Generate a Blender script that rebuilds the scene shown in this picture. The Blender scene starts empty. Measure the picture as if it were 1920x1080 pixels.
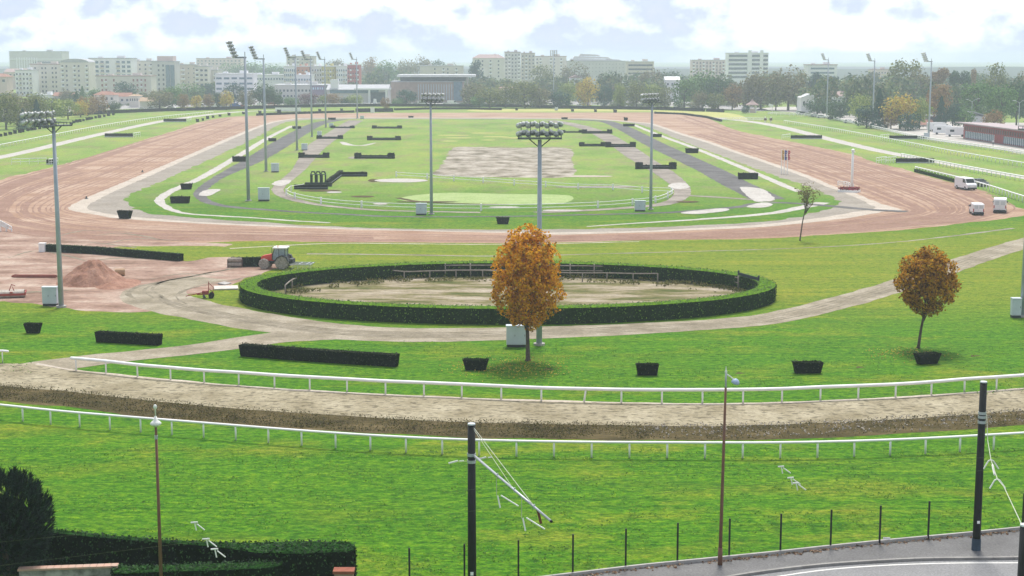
import bpy, bmesh, math, random
from mathutils import Vector, Matrix, noise
from mathutils.geometry import tessellate_polygon
R = math.radians
rnd = random.Random(7)
sc = bpy.context.scene
C = sc.collection
# ------------------------------------------------------------------ camera model
F = 2900.0
CAMH = 25.0
PITCH = math.atan(432 / F)
cp, sp = math.cos(PITCH), math.sin(PITCH)
def ray(px, py):
    a = (px - 960) / F
    b = -(py - 540) / F
    return Vector((a, cp + b * sp, -sp + b * cp))
def G(px, py, z=0.0):
    d = ray(px, py)
    t = (z - CAMH) / d.z
    return Vector((d.x * t, d.y * t, z))
def P(px, py, Y):
    d = ray(px, py)
    t = Y / d.y
    return Vector((d.x * t, Y, CAMH + d.z * t))
def mpp(py, z=0.0):
    d = ray(960, py)
    return ((z - CAMH) / d.z) / F
def ztop(px, by, ty):
    return P(px, ty, G(px, by).y).z
cam_d = bpy.data.cameras.new("camera")
cam = bpy.data.objects.new("camera", cam_d)
C.objects.link(cam)
cam.location = (0, 0, CAMH)
cam.rotation_euler = (R(90) - PITCH, 0, 0)
cam_d.sensor_width = 36
cam_d.lens = 36 * F / 1920
cam_d.clip_start = 0.5
cam_d.clip_end = 30000
sc.camera = cam

# ------------------------------------------------------------------ materials
def new_mat(name):
    m = bpy.data.materials.new(name)
    m.use_nodes = True
    nt = m.node_tree
    b = nt.nodes["Principled BSDF"]
    return m, nt, b
def N(nt, t, **kw):
    n = nt.nodes.new(t)
    for k, v in kw.items():
        setattr(n, k, v)
    return n
def noise_node(nt, coord, scale, detail=4, rough=0.55, sx=1, sy=1, sz=1):
    mp = N(nt, "ShaderNodeMapping")
    mp.inputs["Scale"].default_value = (sx, sy, sz)
    nt.links.new(coord, mp.inputs["Vector"])
    n = N(nt, "ShaderNodeTexNoise")
    n.inputs["Scale"].default_value = scale
    n.inputs["Detail"].default_value = detail
    n.inputs["Roughness"].default_value = rough
    nt.links.new(mp.outputs[0], n.inputs["Vector"])
    return n.outputs["Fac"]
def ramp(nt, fac, stops):
    r = N(nt, "ShaderNodeValToRGB")
    el = r.color_ramp.elements
    while len(el) < len(stops):
        el.new(0.5)
    for e, (p, c) in zip(el, stops):
        e.position = p
        e.color = (c[0], c[1], c[2], 1) if not isinstance(c, (int, float)) else (c, c, c, 1)
    nt.links.new(fac, r.inputs[0])
    return r.outputs[0]
def mix(nt, fac, a, b, mode="MIX"):
    m = N(nt, "ShaderNodeMix", data_type="RGBA", blend_type=mode)
    for sock, v in ((0, fac), (6, a), (7, b)):
        if hasattr(v, "links"):
            nt.links.new(v, m.inputs[sock])
        elif isinstance(v, (int, float)):
            m.inputs[sock].default_value = v
        else:
            m.inputs[sock].default_value = (v[0], v[1], v[2], 1)
    return m.outputs[2]
def coord_of(nt):
    return N(nt, "ShaderNodeTexCoord").outputs["Object"]
MATS = {}
def mat(name, c1, c2=None, scale=2.0, rough=0.7, metal=0.0, bump=0.0, stretch=(1, 1, 1), detail=4):
    if name in MATS:
        return MATS[name]
    m, nt, b = new_mat(name)
    co = coord_of(nt)
    c2 = c2 or tuple(x * 0.78 for x in c1)
    f = noise_node(nt, co, scale, detail, 0.6, *stretch)
    col = ramp(nt, f, [(0.35, c2), (0.65, c1)])
    nt.links.new(col, b.inputs["Base Color"])
    b.inputs["Roughness"].default_value = rough
    b.inputs["Metallic"].default_value = metal
    b.inputs["Specular IOR Level"].default_value = 0.0 if "core" in name else 0.3
    if bump:
        bp = N(nt, "ShaderNodeBump")
        bp.inputs["Strength"].default_value = bump
        bp.inputs["Distance"].default_value = 0.1
        nt.links.new(f, bp.inputs["Height"])
        nt.links.new(bp.outputs[0], b.inputs["Normal"])
    MATS[name] = m
    return m
def leaf_mat(name, cols, trans=0.25, scale=0.5, clump=0.58):
    """foliage: leaf-to-leaf random colours plus larger clumps"""
    if name in MATS:
        return MATS[name]
    m, nt, b = new_mat(name)
    g = N(nt, "ShaderNodeNewGeometry")
    n = len(cols)
    col = ramp(nt, g.outputs["Random Per Island"], [(i / max(1, n - 1), c) for i, c in enumerate(cols)])
    f = noise_node(nt, coord_of(nt), scale, 3)
    lo = mix(nt, 1.0, col, (clump, clump, clump), "MULTIPLY")
    col = mix(nt, ramp(nt, f, [(0.38, 0.0), (0.6, 1.0)]), lo, col)
    nt.links.new(col, b.inputs["Base Color"])
    b.inputs["Roughness"].default_value = 0.75
    b.inputs["Specular IOR Level"].default_value = 0.15
    tr = N(nt, "ShaderNodeBsdfTranslucent")
    nt.links.new(col, tr.inputs[0])
    mx = N(nt, "ShaderNodeMixShader")
    mx.inputs[0].default_value = trans
    nt.links.new(b.outputs[0], mx.inputs[1])
    nt.links.new(tr.outputs[0], mx.inputs[2])
    nt.links.new(mx.outputs[0], nt.nodes["Material Output"].inputs[0])
    MATS[name] = m
    return m

# ------------------------------------------------------------------ mesh builder
class MB:
    def __init__(s):
        s.v = []; s.f = []
    def add(s, vs, fs):
        o = len(s.v)
        s.v += [tuple(v) for v in vs]
        s.f += [tuple(i + o for i in f) for f in fs]
        return s
    def box(s, c, d, rz=0.0, taper=1.0, rx=0.0, ry=0.0):
        M = Matrix.Rotation(rz, 3, "Z") @ Matrix.Rotation(ry, 3, "Y") @ Matrix.Rotation(rx, 3, "X")
        vs = []
        for z in (-.5, .5):
            k = taper if z > 0 else 1
            for x, y in ((-.5, -.5), (.5, -.5), (.5, .5), (-.5, .5)):
                vs.append(Vector(c) + M @ Vector((x * d[0] * k, y * d[1] * k, z * d[2])))
        return s.add(vs, [(3, 2, 1, 0), (4, 5, 6, 7), (0, 1, 5, 4), (1, 2, 6, 5), (2, 3, 7, 6), (3, 0, 4, 7)])
    def cyl(s, a, b, r0, r1=None, n=8, cap=True):
        a, b = Vector(a), Vector(b)
        r1 = r0 if r1 is None else r1
        ax = (b - a).normalized()
        u = ax.orthogonal().normalized()
        w = ax.cross(u)
        vs = []
        for p, r in ((a, r0), (b, r1)):
            for i in range(n):
                t = 2 * math.pi * i / n
                vs.append(p + (u * math.cos(t) + w * math.sin(t)) * r)
        fs = [(i, (i + 1) % n, n + (i + 1) % n, n + i) for i in range(n)]
        if cap:
            fs += [tuple(range(n - 1, -1, -1)), tuple(range(n, 2 * n))]
        return s.add(vs, fs)
    def tube(s, pts, r, n=6, closed=False, sz=1.0):
        pts = [Vector(p) for p in pts]
        m = len(pts)
        vs = []; fs = []
        for i, p in enumerate(pts):
            a = pts[i - 1] if (i > 0 or closed) else p
            b = pts[(i + 1) % m] if (i < m - 1 or closed) else p
            ax = (b - a).normalized()
            up = Vector((0, 0, 1)) if abs(ax.z) < 0.95 else Vector((1, 0, 0))
            u = ax.cross(up).normalized()
            w = u.cross(ax).normalized()
            rr = r[i] if isinstance(r, (list, tuple)) else r
            for k in range(n):
                t = 2 * math.pi * k / n
                vs.append(p + u * math.cos(t) * rr + w * math.sin(t) * rr * sz)
        for i in range(m if closed else m - 1):
            for k in range(n):
                j = (i + 1) % m
                fs.append((i * n + k, i * n + (k + 1) % n, j * n + (k + 1) % n, j * n + k))
        if not closed:
            fs += [tuple(range(n - 1, -1, -1)), tuple(range((m - 1) * n, m * n))]
        return s.add(vs, fs)
    def lathe(s, c, prof, n=10):
        c = Vector(c)
        vs = []; fs = []
        for r, z in prof:
            for i in range(n):
                t = 2 * math.pi * i / n
                vs.append(c + Vector((r * math.cos(t), r * math.sin(t), z)))
        for j in range(len(prof) - 1):
            for i in range(n):
                fs.append((j * n + i, j * n + (i + 1) % n, (j + 1) * n + (i + 1) % n, (j + 1) * n + i))
        fs += [tuple(range(n - 1, -1, -1)), tuple(range((len(prof) - 1) * n, len(prof) * n))]
        return s.add(vs, fs)
    def prism(s, poly, z0, z1, axis="Z"):
        """polygon (2-D list) extruded; axis Z: xy polygon, axis Y: xz polygon extruded along y, axis X: yz polygon extruded along x"""
        n = len(poly)
        def m(p, h):
            return (p[0], p[1], h) if axis == "Z" else ((p[0], h, p[1]) if axis == "Y" else (h, p[0], p[1]))
        vs = [m(p, z0) for p in poly] + [m(p, z1) for p in poly]
        tri = tessellate_polygon([[Vector((p[0], p[1], 0)) for p in poly]])
        fs = [tuple(t) for t in tri] + [tuple(i + n for i in t) for t in tri]
        fs += [(i, (i + 1) % n, n + (i + 1) % n, n + i) for i in range(n)]
        return s.add(vs, fs)
    def leaf(s, p, nrm, size, rg=rnd, asp=1.0):
        nrm = Vector(nrm)
        u = nrm.orthogonal().normalized()
        w = nrm.cross(u).normalized()
        t = rg.random() * 6.283
        a = (u * math.cos(t) + w * math.sin(t)) * size * 0.5
        b = (w * math.cos(t) - u * math.sin(t)) * size * 0.5 * asp
        p = Vector(p)
        return s.add([p - a, p - b * 0.8, p + a, p + b * 0.8], [(0, 1, 2, 3)])
    def mesh(s, name, m, smooth=False, fix=True):
        me = bpy.data.meshes.new(name)
        me.from_pydata(s.v, [], s.f)
        if fix:
            bm = bmesh.new(); bm.from_mesh(me)
            bmesh.ops.recalc_face_normals(bm, faces=bm.faces)
            bm.to_mesh(me); bm.free()
        if smooth:
            for p in me.polygons:
                p.use_smooth = True
        me.materials.append(m)
        return me
    def build(s, name, m, parent=None, smooth=False, loc=(0, 0, 0), fix=True, bevel=0.0):
        o = bpy.data.objects.new(name, s.mesh(name, m, smooth, fix))
        C.objects.link(o)
        o.location = loc
        if parent:
            o.parent = parent
        if bevel:
            md = o.modifiers.new("bevel", "BEVEL")
            md.width = bevel; md.segments = 2; md.limit_method = "ANGLE"
        return o
def tag(o, label=None, cat=None, group=None, kind=None):
    if label: o["label"] = label
    if cat: o["category"] = cat
    if group: o["group"] = group
    if kind: o["kind"] = kind
    return o
def thing(name, label, cat, loc=(0, 0, 0), rz=0.0, group=None):
    o = bpy.data.objects.new(name, None)
    C.objects.link(o)
    o.empty_display_size = 0.3
    o.location = loc
    o.rotation_euler = (0, 0, rz)
    return tag(o, label, cat, group)
def copy_tree(o, parent=None):
    c = o.copy()
    C.objects.link(c)
    if parent:
        c.parent = parent
    for ch in list(o.children):
        copy_tree(ch, c)
    return c
def inst(name, me, parent, loc=(0, 0, 0), rot=(0, 0, 0), scale=(1, 1, 1)):
    o = bpy.data.objects.new(name, me)
    C.objects.link(o)
    o.parent = parent
    o.location = loc; o.rotation_euler = rot; o.scale = scale
    return o
# ------------------------------------------------------------------ curves on the ground
def spline(pts, closed=False, sub=8):
    n = len(pts)
    out = []
    for i in range(n if closed else n - 1):
        p0 = pts[(i - 1) % n] if (closed or i > 0) else pts[0]
        p1 = pts[i]; p2 = pts[(i + 1) % n]
        p3 = pts[(i + 2) % n] if (closed or i + 2 < n) else pts[-1]
        for k in range(sub):
            t = k / sub
            out.append(tuple(0.5 * (2 * b + (c - a) * t + (2 * a - 5 * b + 4 * c - d) * t * t + (3 * b - a - 3 * c + d) * t ** 3)
                             for a, b, c, d in zip(p0, p1, p2, p3)))
    if not closed:
        out.append(tuple(pts[-1]))
    return out
def resample(pts, step, closed=False):
    pts = [Vector(p) for p in pts]
    if closed:
        pts = pts + [pts[0]]
    out = [pts[0]]
    acc = 0.0
    for a, b in zip(pts, pts[1:]):
        L = (b - a).length
        while L > 1e-9 and acc + L >= step:
            t = (step - acc) / L
            a = a.lerp(b, t)
            out.append(a.copy())
            L = (b - a).length
            acc = 0.0
        acc += L
    if not closed and (out[-1] - pts[-1]).length > step * 0.3:
        out.append(pts[-1])
    return out
def jit(p, amp, sc_=0.35, seed=0.0):
    n = noise.noise_vector(Vector((p.x * sc_ + seed, p.y * sc_, seed)))
    n2 = noise.noise_vector(Vector((p.x * sc_ * 4 + seed, p.y * sc_ * 4, seed + 3)))
    return Vector((p.x + amp * (n.x + .5 * n2.x), p.y + amp * (n.y + .5 * n2.y), p.z))
LAY = [0.0]
def zone(name, px, m, amp=0.5, smooth=True, z=None, label=None, kind="structure", step=1.2):
    """a ground area outlined on the photograph, laid flat on the terrain"""
    if z is None:
        LAY[0] += 0.004
        z = LAY[0]
    q = spline(px, True, 6) if smooth else px
    w = [G(x, max(y, 112), 0) for x, y in q]
    w = resample(w, step, True)
    w = [jit(p, amp, seed=z * 900) for p in w]
    tri = tessellate_polygon([w])
    mb = MB()
    mb.add([(p.x, p.y, z) for p in w], tri)
    o = mb.build(name, m, fix=False)
    for f in o.data.polygons:
        if f.normal.z < 0:
            f.flip()
    return tag(o, label, None, None, kind)
def strip(name, px, width, m, amp=0.25, z=None, kind="structure", mb=None, step=1.0):
    own = mb is None
    if z is None:
        LAY[0] += 0.004
        z = LAY[0]
    q = spline(px, False, 8)
    w = [G(x, max(y, 112), 0) for x, y in q]
    cum = [0]
    for a, b in zip(w, w[1:]):
        cum.append(cum[-1] + (b - a).length)
    rs = resample(w, step)
    n = len(rs)
    vs = []; fs = []
    for i, p in enumerate(rs):
        a = rs[max(0, i - 1)]; b = rs[min(n - 1, i + 1)]
        t = (b - a).normalized()
        nn = Vector((-t.y, t.x, 0))
        if isinstance(width, (list, tuple)):
            u = i / max(1, n - 1) * (len(width) - 1)
            k = min(int(u), len(width) - 2)
            wd = width[k] + (width[k + 1] - width[k]) * (u - k)
        else:
            wd = width
        for sgn in (-.5, .5):
            e = jit(p + nn * wd * sgn, amp, seed=z * 700 + sgn)
            vs.append((e.x, e.y, z))
    fs = [(2 * i, 2 * i + 1, 2 * i + 3, 2 * i + 2) for i in range(n - 1)]
    mb = mb or MB()
    mb.add(vs, fs)
    if own:
        o = mb.build(name, m, fix=False)
        for f in o.data.polygons:
            if f.normal.z < 0:
                f.flip()
        return tag(o, None, None, None, kind)
# ------------------------------------------------------------------ light, sky, air
SUN_EL, SUN_AZ = R(58), R(8)           # sun stands beyond the track, slightly right
sun_dir = Vector((math.sin(SUN_AZ) * math.cos(SUN_EL), math.cos(SUN_AZ) * math.cos(SUN_EL), math.sin(SUN_EL)))
sd = bpy.data.lights.new("sun", "SUN")
sd.energy = 2.4
sd.angle = R(14)
sd.color = (1.0, 0.95, 0.87)
so = bpy.data.objects.new("sun", sd)
C.objects.link(so)
so.rotation_euler = (-sun_dir).to_track_quat("-Z", "Y").to_euler()
so.location = (0, 100, 120)
w = bpy.data.worlds.new("World")
sc.world = w
w.use_nodes = True
nt = w.node_tree
bg = nt.nodes["Background"]
bg.inputs[1].default_value = 0.1
sky = N(nt, "ShaderNodeTexSky", sky_type="NISHITA", sun_disc=False)
sky.sun_elevation = SUN_EL
sky.sun_rotation = SUN_AZ
sky.air_density = 1.0
sky.dust_density = 1.5
tc = N(nt, "ShaderNodeTexCoord")
def wn(scale, sx, sy, sz, detail, off, rough=0.55):
    mp = N(nt, "ShaderNodeMapping")
    mp.inputs["Scale"].default_value = (sx, sy, sz)
    mp.inputs["Location"].default_value = off
    nt.links.new(tc.outputs["Generated"], mp.inputs["Vector"])
    n = N(nt, "ShaderNodeTexNoise")
    n.inputs["Scale"].default_value = scale
    n.inputs["Detail"].default_value = detail
    n.inputs["Roughness"].default_value = rough
    nt.links.new(mp.outputs[0], n.inputs["Vector"])
    return n.outputs["Fac"]
puff = wn(34, 1, 1, 1.5, 8, (0.3, 0.1, 0.37), 0.56)
big = wn(8, 1, 1, 3.5, 3, (1.3, 0.7, 0.2), 0.5)
add = N(nt, "ShaderNodeMath", operation="ADD")
nt.links.new(puff, add.inputs[0]); nt.links.new(big, add.inputs[1])
CB = 7.0     # cloud radiance before the background strength
cl = ramp(nt, add.outputs[0], [(0.415, (0.47 * CB, 0.55 * CB, 0.80 * CB)), (0.465, (0.72 * CB, 0.78 * CB, 0.95 * CB)), (0.51, (0.96 * CB, 0.99 * CB, 1.06 * CB)), (0.58, (1.28 * CB, 1.3 * CB, 1.3 * CB))])
half = N(nt, "ShaderNodeMath", operation="MULTIPLY"); half.inputs[1].default_value = 0.5
nt.links.new(add.outputs[0], half.inputs[0])
cr = cl.node
nt.links.new(half.outputs[0], cr.inputs[0])
# unseen cloud away from the sun, added darker to deepen the shade
dt = N(nt, "ShaderNodeVectorMath", operation="DOT_PRODUCT")
nt.links.new(tc.outputs["Generated"], dt.inputs[0])
dt.inputs[1].default_value = Vector((sun_dir.x, sun_dir.y, 0.35)).normalized()
dark = ramp(nt, dt.outputs["Value"], [(0.0, (0.66, 0.67, 0.70)), (0.75, (1, 1, 1))])
mr = N(nt, "ShaderNodeMapRange")
mr.inputs[1].default_value = -1; mr.inputs[2].default_value = 1
nt.links.new(dt.outputs["Value"], mr.inputs[0]); nt.links.new(mr.outputs[0], dark.node.inputs[0])
cl = mix(nt, 1.0, cl, dark, "MULTIPLY")
sz_ = N(nt, "ShaderNodeSeparateXYZ"); nt.links.new(tc.outputs["Generated"], sz_.inputs[0])
over = ramp(nt, sz_.outputs[2], [(0.05, (1, 1, 1)), (0.25, (0.60, 0.61, 0.63))])  # unseen sky overhead dimmed to raise the sun's contrast
cl = mix(nt, 1.0, cl, over, "MULTIPLY")
cover = ramp(nt, half.outputs[0], [(0.36, 0.80), (0.46, 1.0)])
nt.links.new(mix(nt, cover, sky.outputs[0], cl), bg.inputs[0])
vs_ = sc.view_settings
vs_.view_transform = "Standard"; vs_.look = "None"; vs_.gamma = 1; vs_.exposure = 1.0
cy = sc.cycles
cy.use_denoising = True
cy.max_bounces = 6; cy.diffuse_bounces = 3; cy.glossy_bounces = 2; cy.transmission_bounces = 3; cy.volume_bounces = 1; cy.transparent_max_bounces = 8
cy.caustics_reflective = False; cy.caustics_refractive = False
# air
hm = bpy.data.materials.new("haze_air")
hm.use_nodes = True
hn = hm.node_tree
hn.nodes.remove(hn.nodes["Principled BSDF"])
pv = N(hn, "ShaderNodeVolumePrincipled")
pv.inputs["Color"].default_value = (0.76, 0.87, 1.0, 1)
pv.inputs["Density"].default_value = 0.00031
pv.inputs["Anisotropy"].default_value = 0.25
hn.links.new(pv.outputs[0], hn.nodes["Material Output"].inputs["Volume"])
hz = MB().box((0, 4050, 23), (9000, 8900, 50)).build("haze", hm)
tag(hz, "pale autumn haze hanging over the racecourse", None, None, "stuff")

# ------------------------------------------------------------------ ground materials
def grass_material(name, near=True):
    m, nt, b = new_mat(name)
    co = coord_of(nt)
    big = noise_node(nt, co, 0.06, 3, .55, 0.5, 1.6, 1)
    mid = noise_node(nt, co, 0.22, 4, 0.6, 0.55, 1.0, 1)
    fine = noise_node(nt, co, 2.4, 6, 0.75, 0.6, 1.0, 1)
    blade = noise_node(nt, co, 6.5, 4, 0.8, 0.7, 0.8, 1)
    sepx = N(nt, "ShaderNodeSeparateXYZ"); nt.links.new(co, sepx.inputs[0])
    lush = ramp(nt, fine, [(0.32, (0.010, 0.062, 0.002)), (0.44, (0.036, 0.138, 0.002)), (0.54, (0.074, 0.200, 0.003)), (0.66, (0.145, 0.265, 0.007))])
    dry = ramp(nt, fine, [(0.34, (0.075, 0.135, 0.006)), (0.5, (0.175, 0.225, 0.012)), (0.66, (0.31, 0.27, 0.04))])
    # how dry: patches, more on the field round the paddock
    def zone_fac(y0, y1):
        mr = N(nt, "ShaderNodeMapRange"); mr.interpolation_type = "SMOOTHSTEP"
        mr.inputs[1].default_value = y0; mr.inputs[2].default_value = y1
        nt.links.new(sepx.outputs[1], mr.inputs[0])
        return mr.outputs[0]
    patch = ramp(nt, mid, [(0.47, 0.0), (0.63, 0.7)])
    midfield = N(nt, "ShaderNodeMath", operation="MULTIPLY")
    nt.links.new(zone_fac(138, 165), midfield.inputs[0])
    inv = N(nt, "ShaderNodeMath", operation="SUBTRACT"); inv.inputs[0].default_value = 1
    nt.links.new(zone_fac(205, 250), inv.inputs[1])
    nt.links.new(inv.outputs[0], midfield.inputs[1])
    mfs = N(nt, "ShaderNodeMath", operation="MULTIPLY"); mfs.inputs[1].default_value = 0.72
    nt.links.new(midfield.outputs[0], mfs.inputs[0])
    farz = N(nt, "ShaderNodeMath", operation="MULTIPLY"); farz.inputs[1].default_value = 0.3
    nt.links.new(zone_fac(250, 420), farz.inputs[0])
    s1 = N(nt, "ShaderNodeMath", operation="ADD"); nt.links.new(mfs.outputs[0], s1.inputs[0]); nt.links.new(farz.outputs[0], s1.inputs[1])
    bigr = ramp(nt, big, [(0.42, 0.1), (0.58, 1.0)])
    pm = N(nt, "ShaderNodeMath", operation="MULTIPLY"); nt.links.new(patch, pm.inputs[0]); nt.links.new(bigr, pm.inputs[1])
    s2 = N(nt, "ShaderNodeMath", operation="ADD", use_clamp=True); nt.links.new(s1.outputs[0], s2.inputs[0]); nt.links.new(pm.outputs[0], s2.inputs[1])
    col = mix(nt, s2.outputs[0], lush, dry)
    # mowing passes across the near lawn
    mow = noise_node(nt, co, 0.9, 3, 0.6, 0.05, 1.3, 1)
    col = mix(nt, 1.0, col, ramp(nt, mow, [(0.36, (0.78, 0.86, 0.8)), (0.5, (0.98, 1.0, 1.0)), (0.64, (1.2, 1.1, 1.0))]), "MULTIPLY")
    pale = ramp(nt, fine, [(0.33, (0.12, 0.20, 0.035)), (0.5, (0.22, 0.33, 0.065)), (0.66, (0.35, 0.42, 0.13))])
    worn = ramp(nt, noise_node(nt, co, 0.055, 5, 0.65, 1.0, 0.55, 1), [(0.36, (0.62, 0.74, 0.55)), (0.47, (0.9, 0.95, 0.85)), (0.56, (1.08, 1.0, 0.95)), (0.68, (1.35, 1.05, 1.0))])
    pale = mix(nt, 1.0, pale, worn, "MULTIPLY")
    spots = ramp(nt, noise_node(nt, co, 0.16, 5, 0.7, 1.0, 0.45, 1), [(0.50, 0.0), (0.62, 0.65)])
    pale = mix(nt, spots, pale, (0.27, 0.22, 0.13))
    pz = N(nt, "ShaderNodeMath", operation="MULTIPLY"); pz.inputs[1].default_value = 0.8
    nt.links.new(zone_fac(235, 330), pz.inputs[0])
    col = mix(nt, pz.outputs[0], col, pale)  # far turf painted paler with distance, standing in for haze
    # coarse dark tufts
    tf = ramp(nt, noise_node(nt, co, 0.8, 4, 0.7, 0.5, 1, 1), [(0.33, 0.82), (0.5, 1.0)])
    col = mix(nt, 1.0, col, tf, "MULTIPLY")
    bl = ramp(nt, blade, [(0.36, 0.62), (0.5, 0.97), (0.64, 1.3)])
    col = mix(nt, 1.0, col, bl, "MULTIPLY")
    nt.links.new(col, b.inputs["Base Color"])
    b.inputs["Roughness"].default_value = 0.9
    b.inputs["Specular IOR Level"].default_value = 0.1
    bp = N(nt, "ShaderNodeBump"); bp.inputs["Strength"].default_value = 0.7; bp.inputs["Distance"].default_value = 0.12
    nt.links.new(fine, bp.inputs["Height"]); nt.links.new(bp.outputs[0], b.inputs["Normal"])
    return m
def soil(name, stops, s1=0.5, s2=4.0, bump=0.4, speck=None, st=(1, 1, 1)):
    m, nt, b = new_mat(name)
    co = coord_of(nt)
    a = noise_node(nt, co, s1, 5, 0.65, *st)
    f = noise_node(nt, co, s2, 4, 0.7)
    col = ramp(nt, a, stops)
    col = mix(nt, 1.0, col, ramp(nt, f, [(0.32, 0.72), (0.66, 1.14)]), "MULTIPLY")
    if speck:
        v = noise_node(nt, co, speck, 2, 0.5, 0.7, 1, 1)
        col = mix(nt, ramp(nt, v, [(0.555, 0.0), (0.62, 0.62)]), col, tuple(x * 0.33 for x in stops[0][1]))
    nt.links.new(col, b.inputs["Base Color"])
    b.inputs["Roughness"].default_value = 0.95
    b.inputs["Specular IOR Level"].default_value = 0.1
    bp = N(nt, "ShaderNodeBump"); bp.inputs["Strength"].default_value = bump; bp.inputs["Distance"].default_value = 0.1
    nt.links.new(f, bp.inputs["Height"]); nt.links.new(bp.outputs[0], b.inputs["Normal"])
    return m
M_grass = grass_material("grass_turf")
M_pink = soil("pink_sand", [(0.34, (0.29, 0.175, 0.115)), (0.5, (0.385, 0.255, 0.18)), (0.66, (0.47, 0.345, 0.26))], 0.12, 2.0, st=(0.5, 1, 1))
M_rut = soil("raked_sand", [(0.3, (0.24, 0.14, 0.10)), (0.6, (0.30, 0.19, 0.145))], 0.2, 2.0)
M_yard = soil("yard_earth", [(0.34, (0.20, 0.125, 0.09)), (0.5, (0.33, 0.22, 0.17)), (0.66, (0.46, 0.36, 0.29))], 0.22, 1.6, st=(0.6, 1, 1))
M_pale = soil("pale_edge_sand", [(0.3, (0.40, 0.34, 0.275)), (0.7, (0.56, 0.50, 0.43))], 0.3, 3)
M_grey = soil("grey_sand", [(0.3, (0.25, 0.22, 0.18)), (0.7, (0.35, 0.315, 0.27))], 0.15, 2)
M_white = soil("white_gravel", [(0.3, (0.40, 0.37, 0.335)), (0.7, (0.55, 0.525, 0.49))], 0.3, 2)
M_dark = soil("dark_cinder", [(0.34, (0.085, 0.082, 0.082)), (0.66, (0.175, 0.168, 0.165))], 0.2, 2)
M_dirt = soil("grey_dirt", [(0.34, (0.19, 0.165, 0.14)), (0.66, (0.36, 0.32, 0.275))], 0.15, 2)
M_ride = soil("riding_sand", [(0.34, (0.235, 0.20, 0.125)), (0.5, (0.315, 0.275, 0.185)), (0.66, (0.40, 0.355, 0.25))], 0.25, 3, 0.5, speck=2.1)
M_road = soil("gravel_road", [(0.34, (0.22, 0.19, 0.135)), (0.5, (0.31, 0.27, 0.20)), (0.66, (0.40, 0.355, 0.28))], 0.3, 4, 0.5)
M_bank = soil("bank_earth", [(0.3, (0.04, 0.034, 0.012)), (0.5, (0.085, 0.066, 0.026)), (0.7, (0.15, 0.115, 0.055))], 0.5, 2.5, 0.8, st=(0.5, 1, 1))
M_asph = soil("asphalt", [(0.3, (0.21, 0.21, 0.212)), (0.7, (0.28, 0.28, 0.282))], 0.3, 8, 0.2)
M_pave = soil("pavement_asphalt", [(0.3, (0.135, 0.133, 0.132)), (0.7, (0.205, 0.203, 0.20))], 0.25, 8, 0.2)
M_conc = soil("yard_concrete", [(0.3, (0.30, 0.29, 0.285)), (0.7, (0.42, 0.41, 0.40))], 0.05, 1)
M_palegrass = soil("pale_mown_grass", [(0.3, (0.26, 0.36, 0.12)), (0.7, (0.37, 0.45, 0.20))], 0.3, 2)
M_yel = soil("yellowed_grass", [(0.3, (0.34, 0.36, 0.10)), (0.7, (0.5, 0.48, 0.18))], 0.1, 2)

# ------------------------------------------------------------------ the ground itself
gr = MB()
nx, ny = 40, 40
gr.add([(-4400 + 8800 * i / nx, -350 + 8800 * j / ny, 0) for j in range(ny + 1) for i in range(nx + 1)],
       [(j * (nx + 1) + i, j * (nx + 1) + i + 1, (j + 1) * (nx + 1) + i + 1, (j + 1) * (nx + 1) + i) for j in range(ny) for i in range(nx)])
tag(gr.build("ground", M_grass, fix=False), None, None, None, "structure")

# far strip beyond the boundary hedge and the yard on the right
LAY[0] = 0
zone("car_park", [(-60, 224), (200, 206), (480, 197.5), (720, 195.5), (960, 196), (1200, 198), (1330, 203), (1400, 208), (1440, 206), (1330, 192), (960, 186), (480, 186), (100, 200), (-60, 212)], M_conc, 0.5, step=6)
LAY[0] = 0
zone("yard", [(1420, 205), (1500, 212), (1545, 217), (1600, 230), (1650, 241), (1740, 261), (1850, 277), (2050, 305), (2050, 240), (1800, 228), (1640, 219), (1540, 206), (1480, 200)], M_white, 0.3, step=3)
zone("yellow_turf", [(900, 205), (1100, 204.5), (1300, 209), (1380, 214), (1400, 226), (1330, 219), (1240, 209.5), (1100, 209), (900, 209)], M_yel, 0.8, step=4)  # far strip laid in the yellow grass colour
LAY[0] = 0
zone("sand_track", [(0, 338), (50, 325), (125, 306), (200, 285), (270, 262), (325, 246), (375, 229), (425, 220), (480, 217), (560, 213.5), (660, 212), (800, 211.5), (960, 211),
    (1120, 211), (1240, 211), (1300, 215), (1335, 225), (1365, 239), (1400, 249), (1440, 257), (1515, 272), (1600, 290), (1640, 304), (1690, 316), (1737, 330), (1810, 349),
    (1840, 357), (1870, 372), (1905, 388), (1930, 398), (1915, 405), (1840, 415), (1740, 426), (1640, 435), (1540, 441), (1440, 447), (1320, 449), (1200, 451), (1042, 455), (960, 456),
    (800, 455), (620, 454), (480, 452), (300, 460), (100, 470), (-100, 470), (-120, 400)], M_pink, 0.6)
zone("dirt_yard", [(-90, 425), (60, 440), (200, 452), (420, 456), (400, 470), (380, 484), (430, 482), (500, 494), (575, 494), (520, 502), (446, 530), (390, 546), (335, 556), (285, 583), (200, 585), (120, 577), (40, 568), (0, 566), (-90, 562)], M_yard, 1.0)
zone("lawn_corner", [(212, 464), (300, 462), (380, 461), (425, 464), (405, 474), (388, 484), (345, 490), (300, 478)], M_grass, 0.4)
ruts = MB()
LAY[0] = 0.012
zr = 0.012
outL = [(425, 220), (270, 262), (125, 306), (0, 342), (-70, 385), (-40, 425), (100, 446), (300, 452), (480, 450), (700, 453), (960, 454)]
inL = [(480, 238), (350, 292), (212, 350), (160, 372), (128, 389), (140, 397), (225, 411), (350, 420), (480, 426), (700, 434), (960, 440)]
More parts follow.
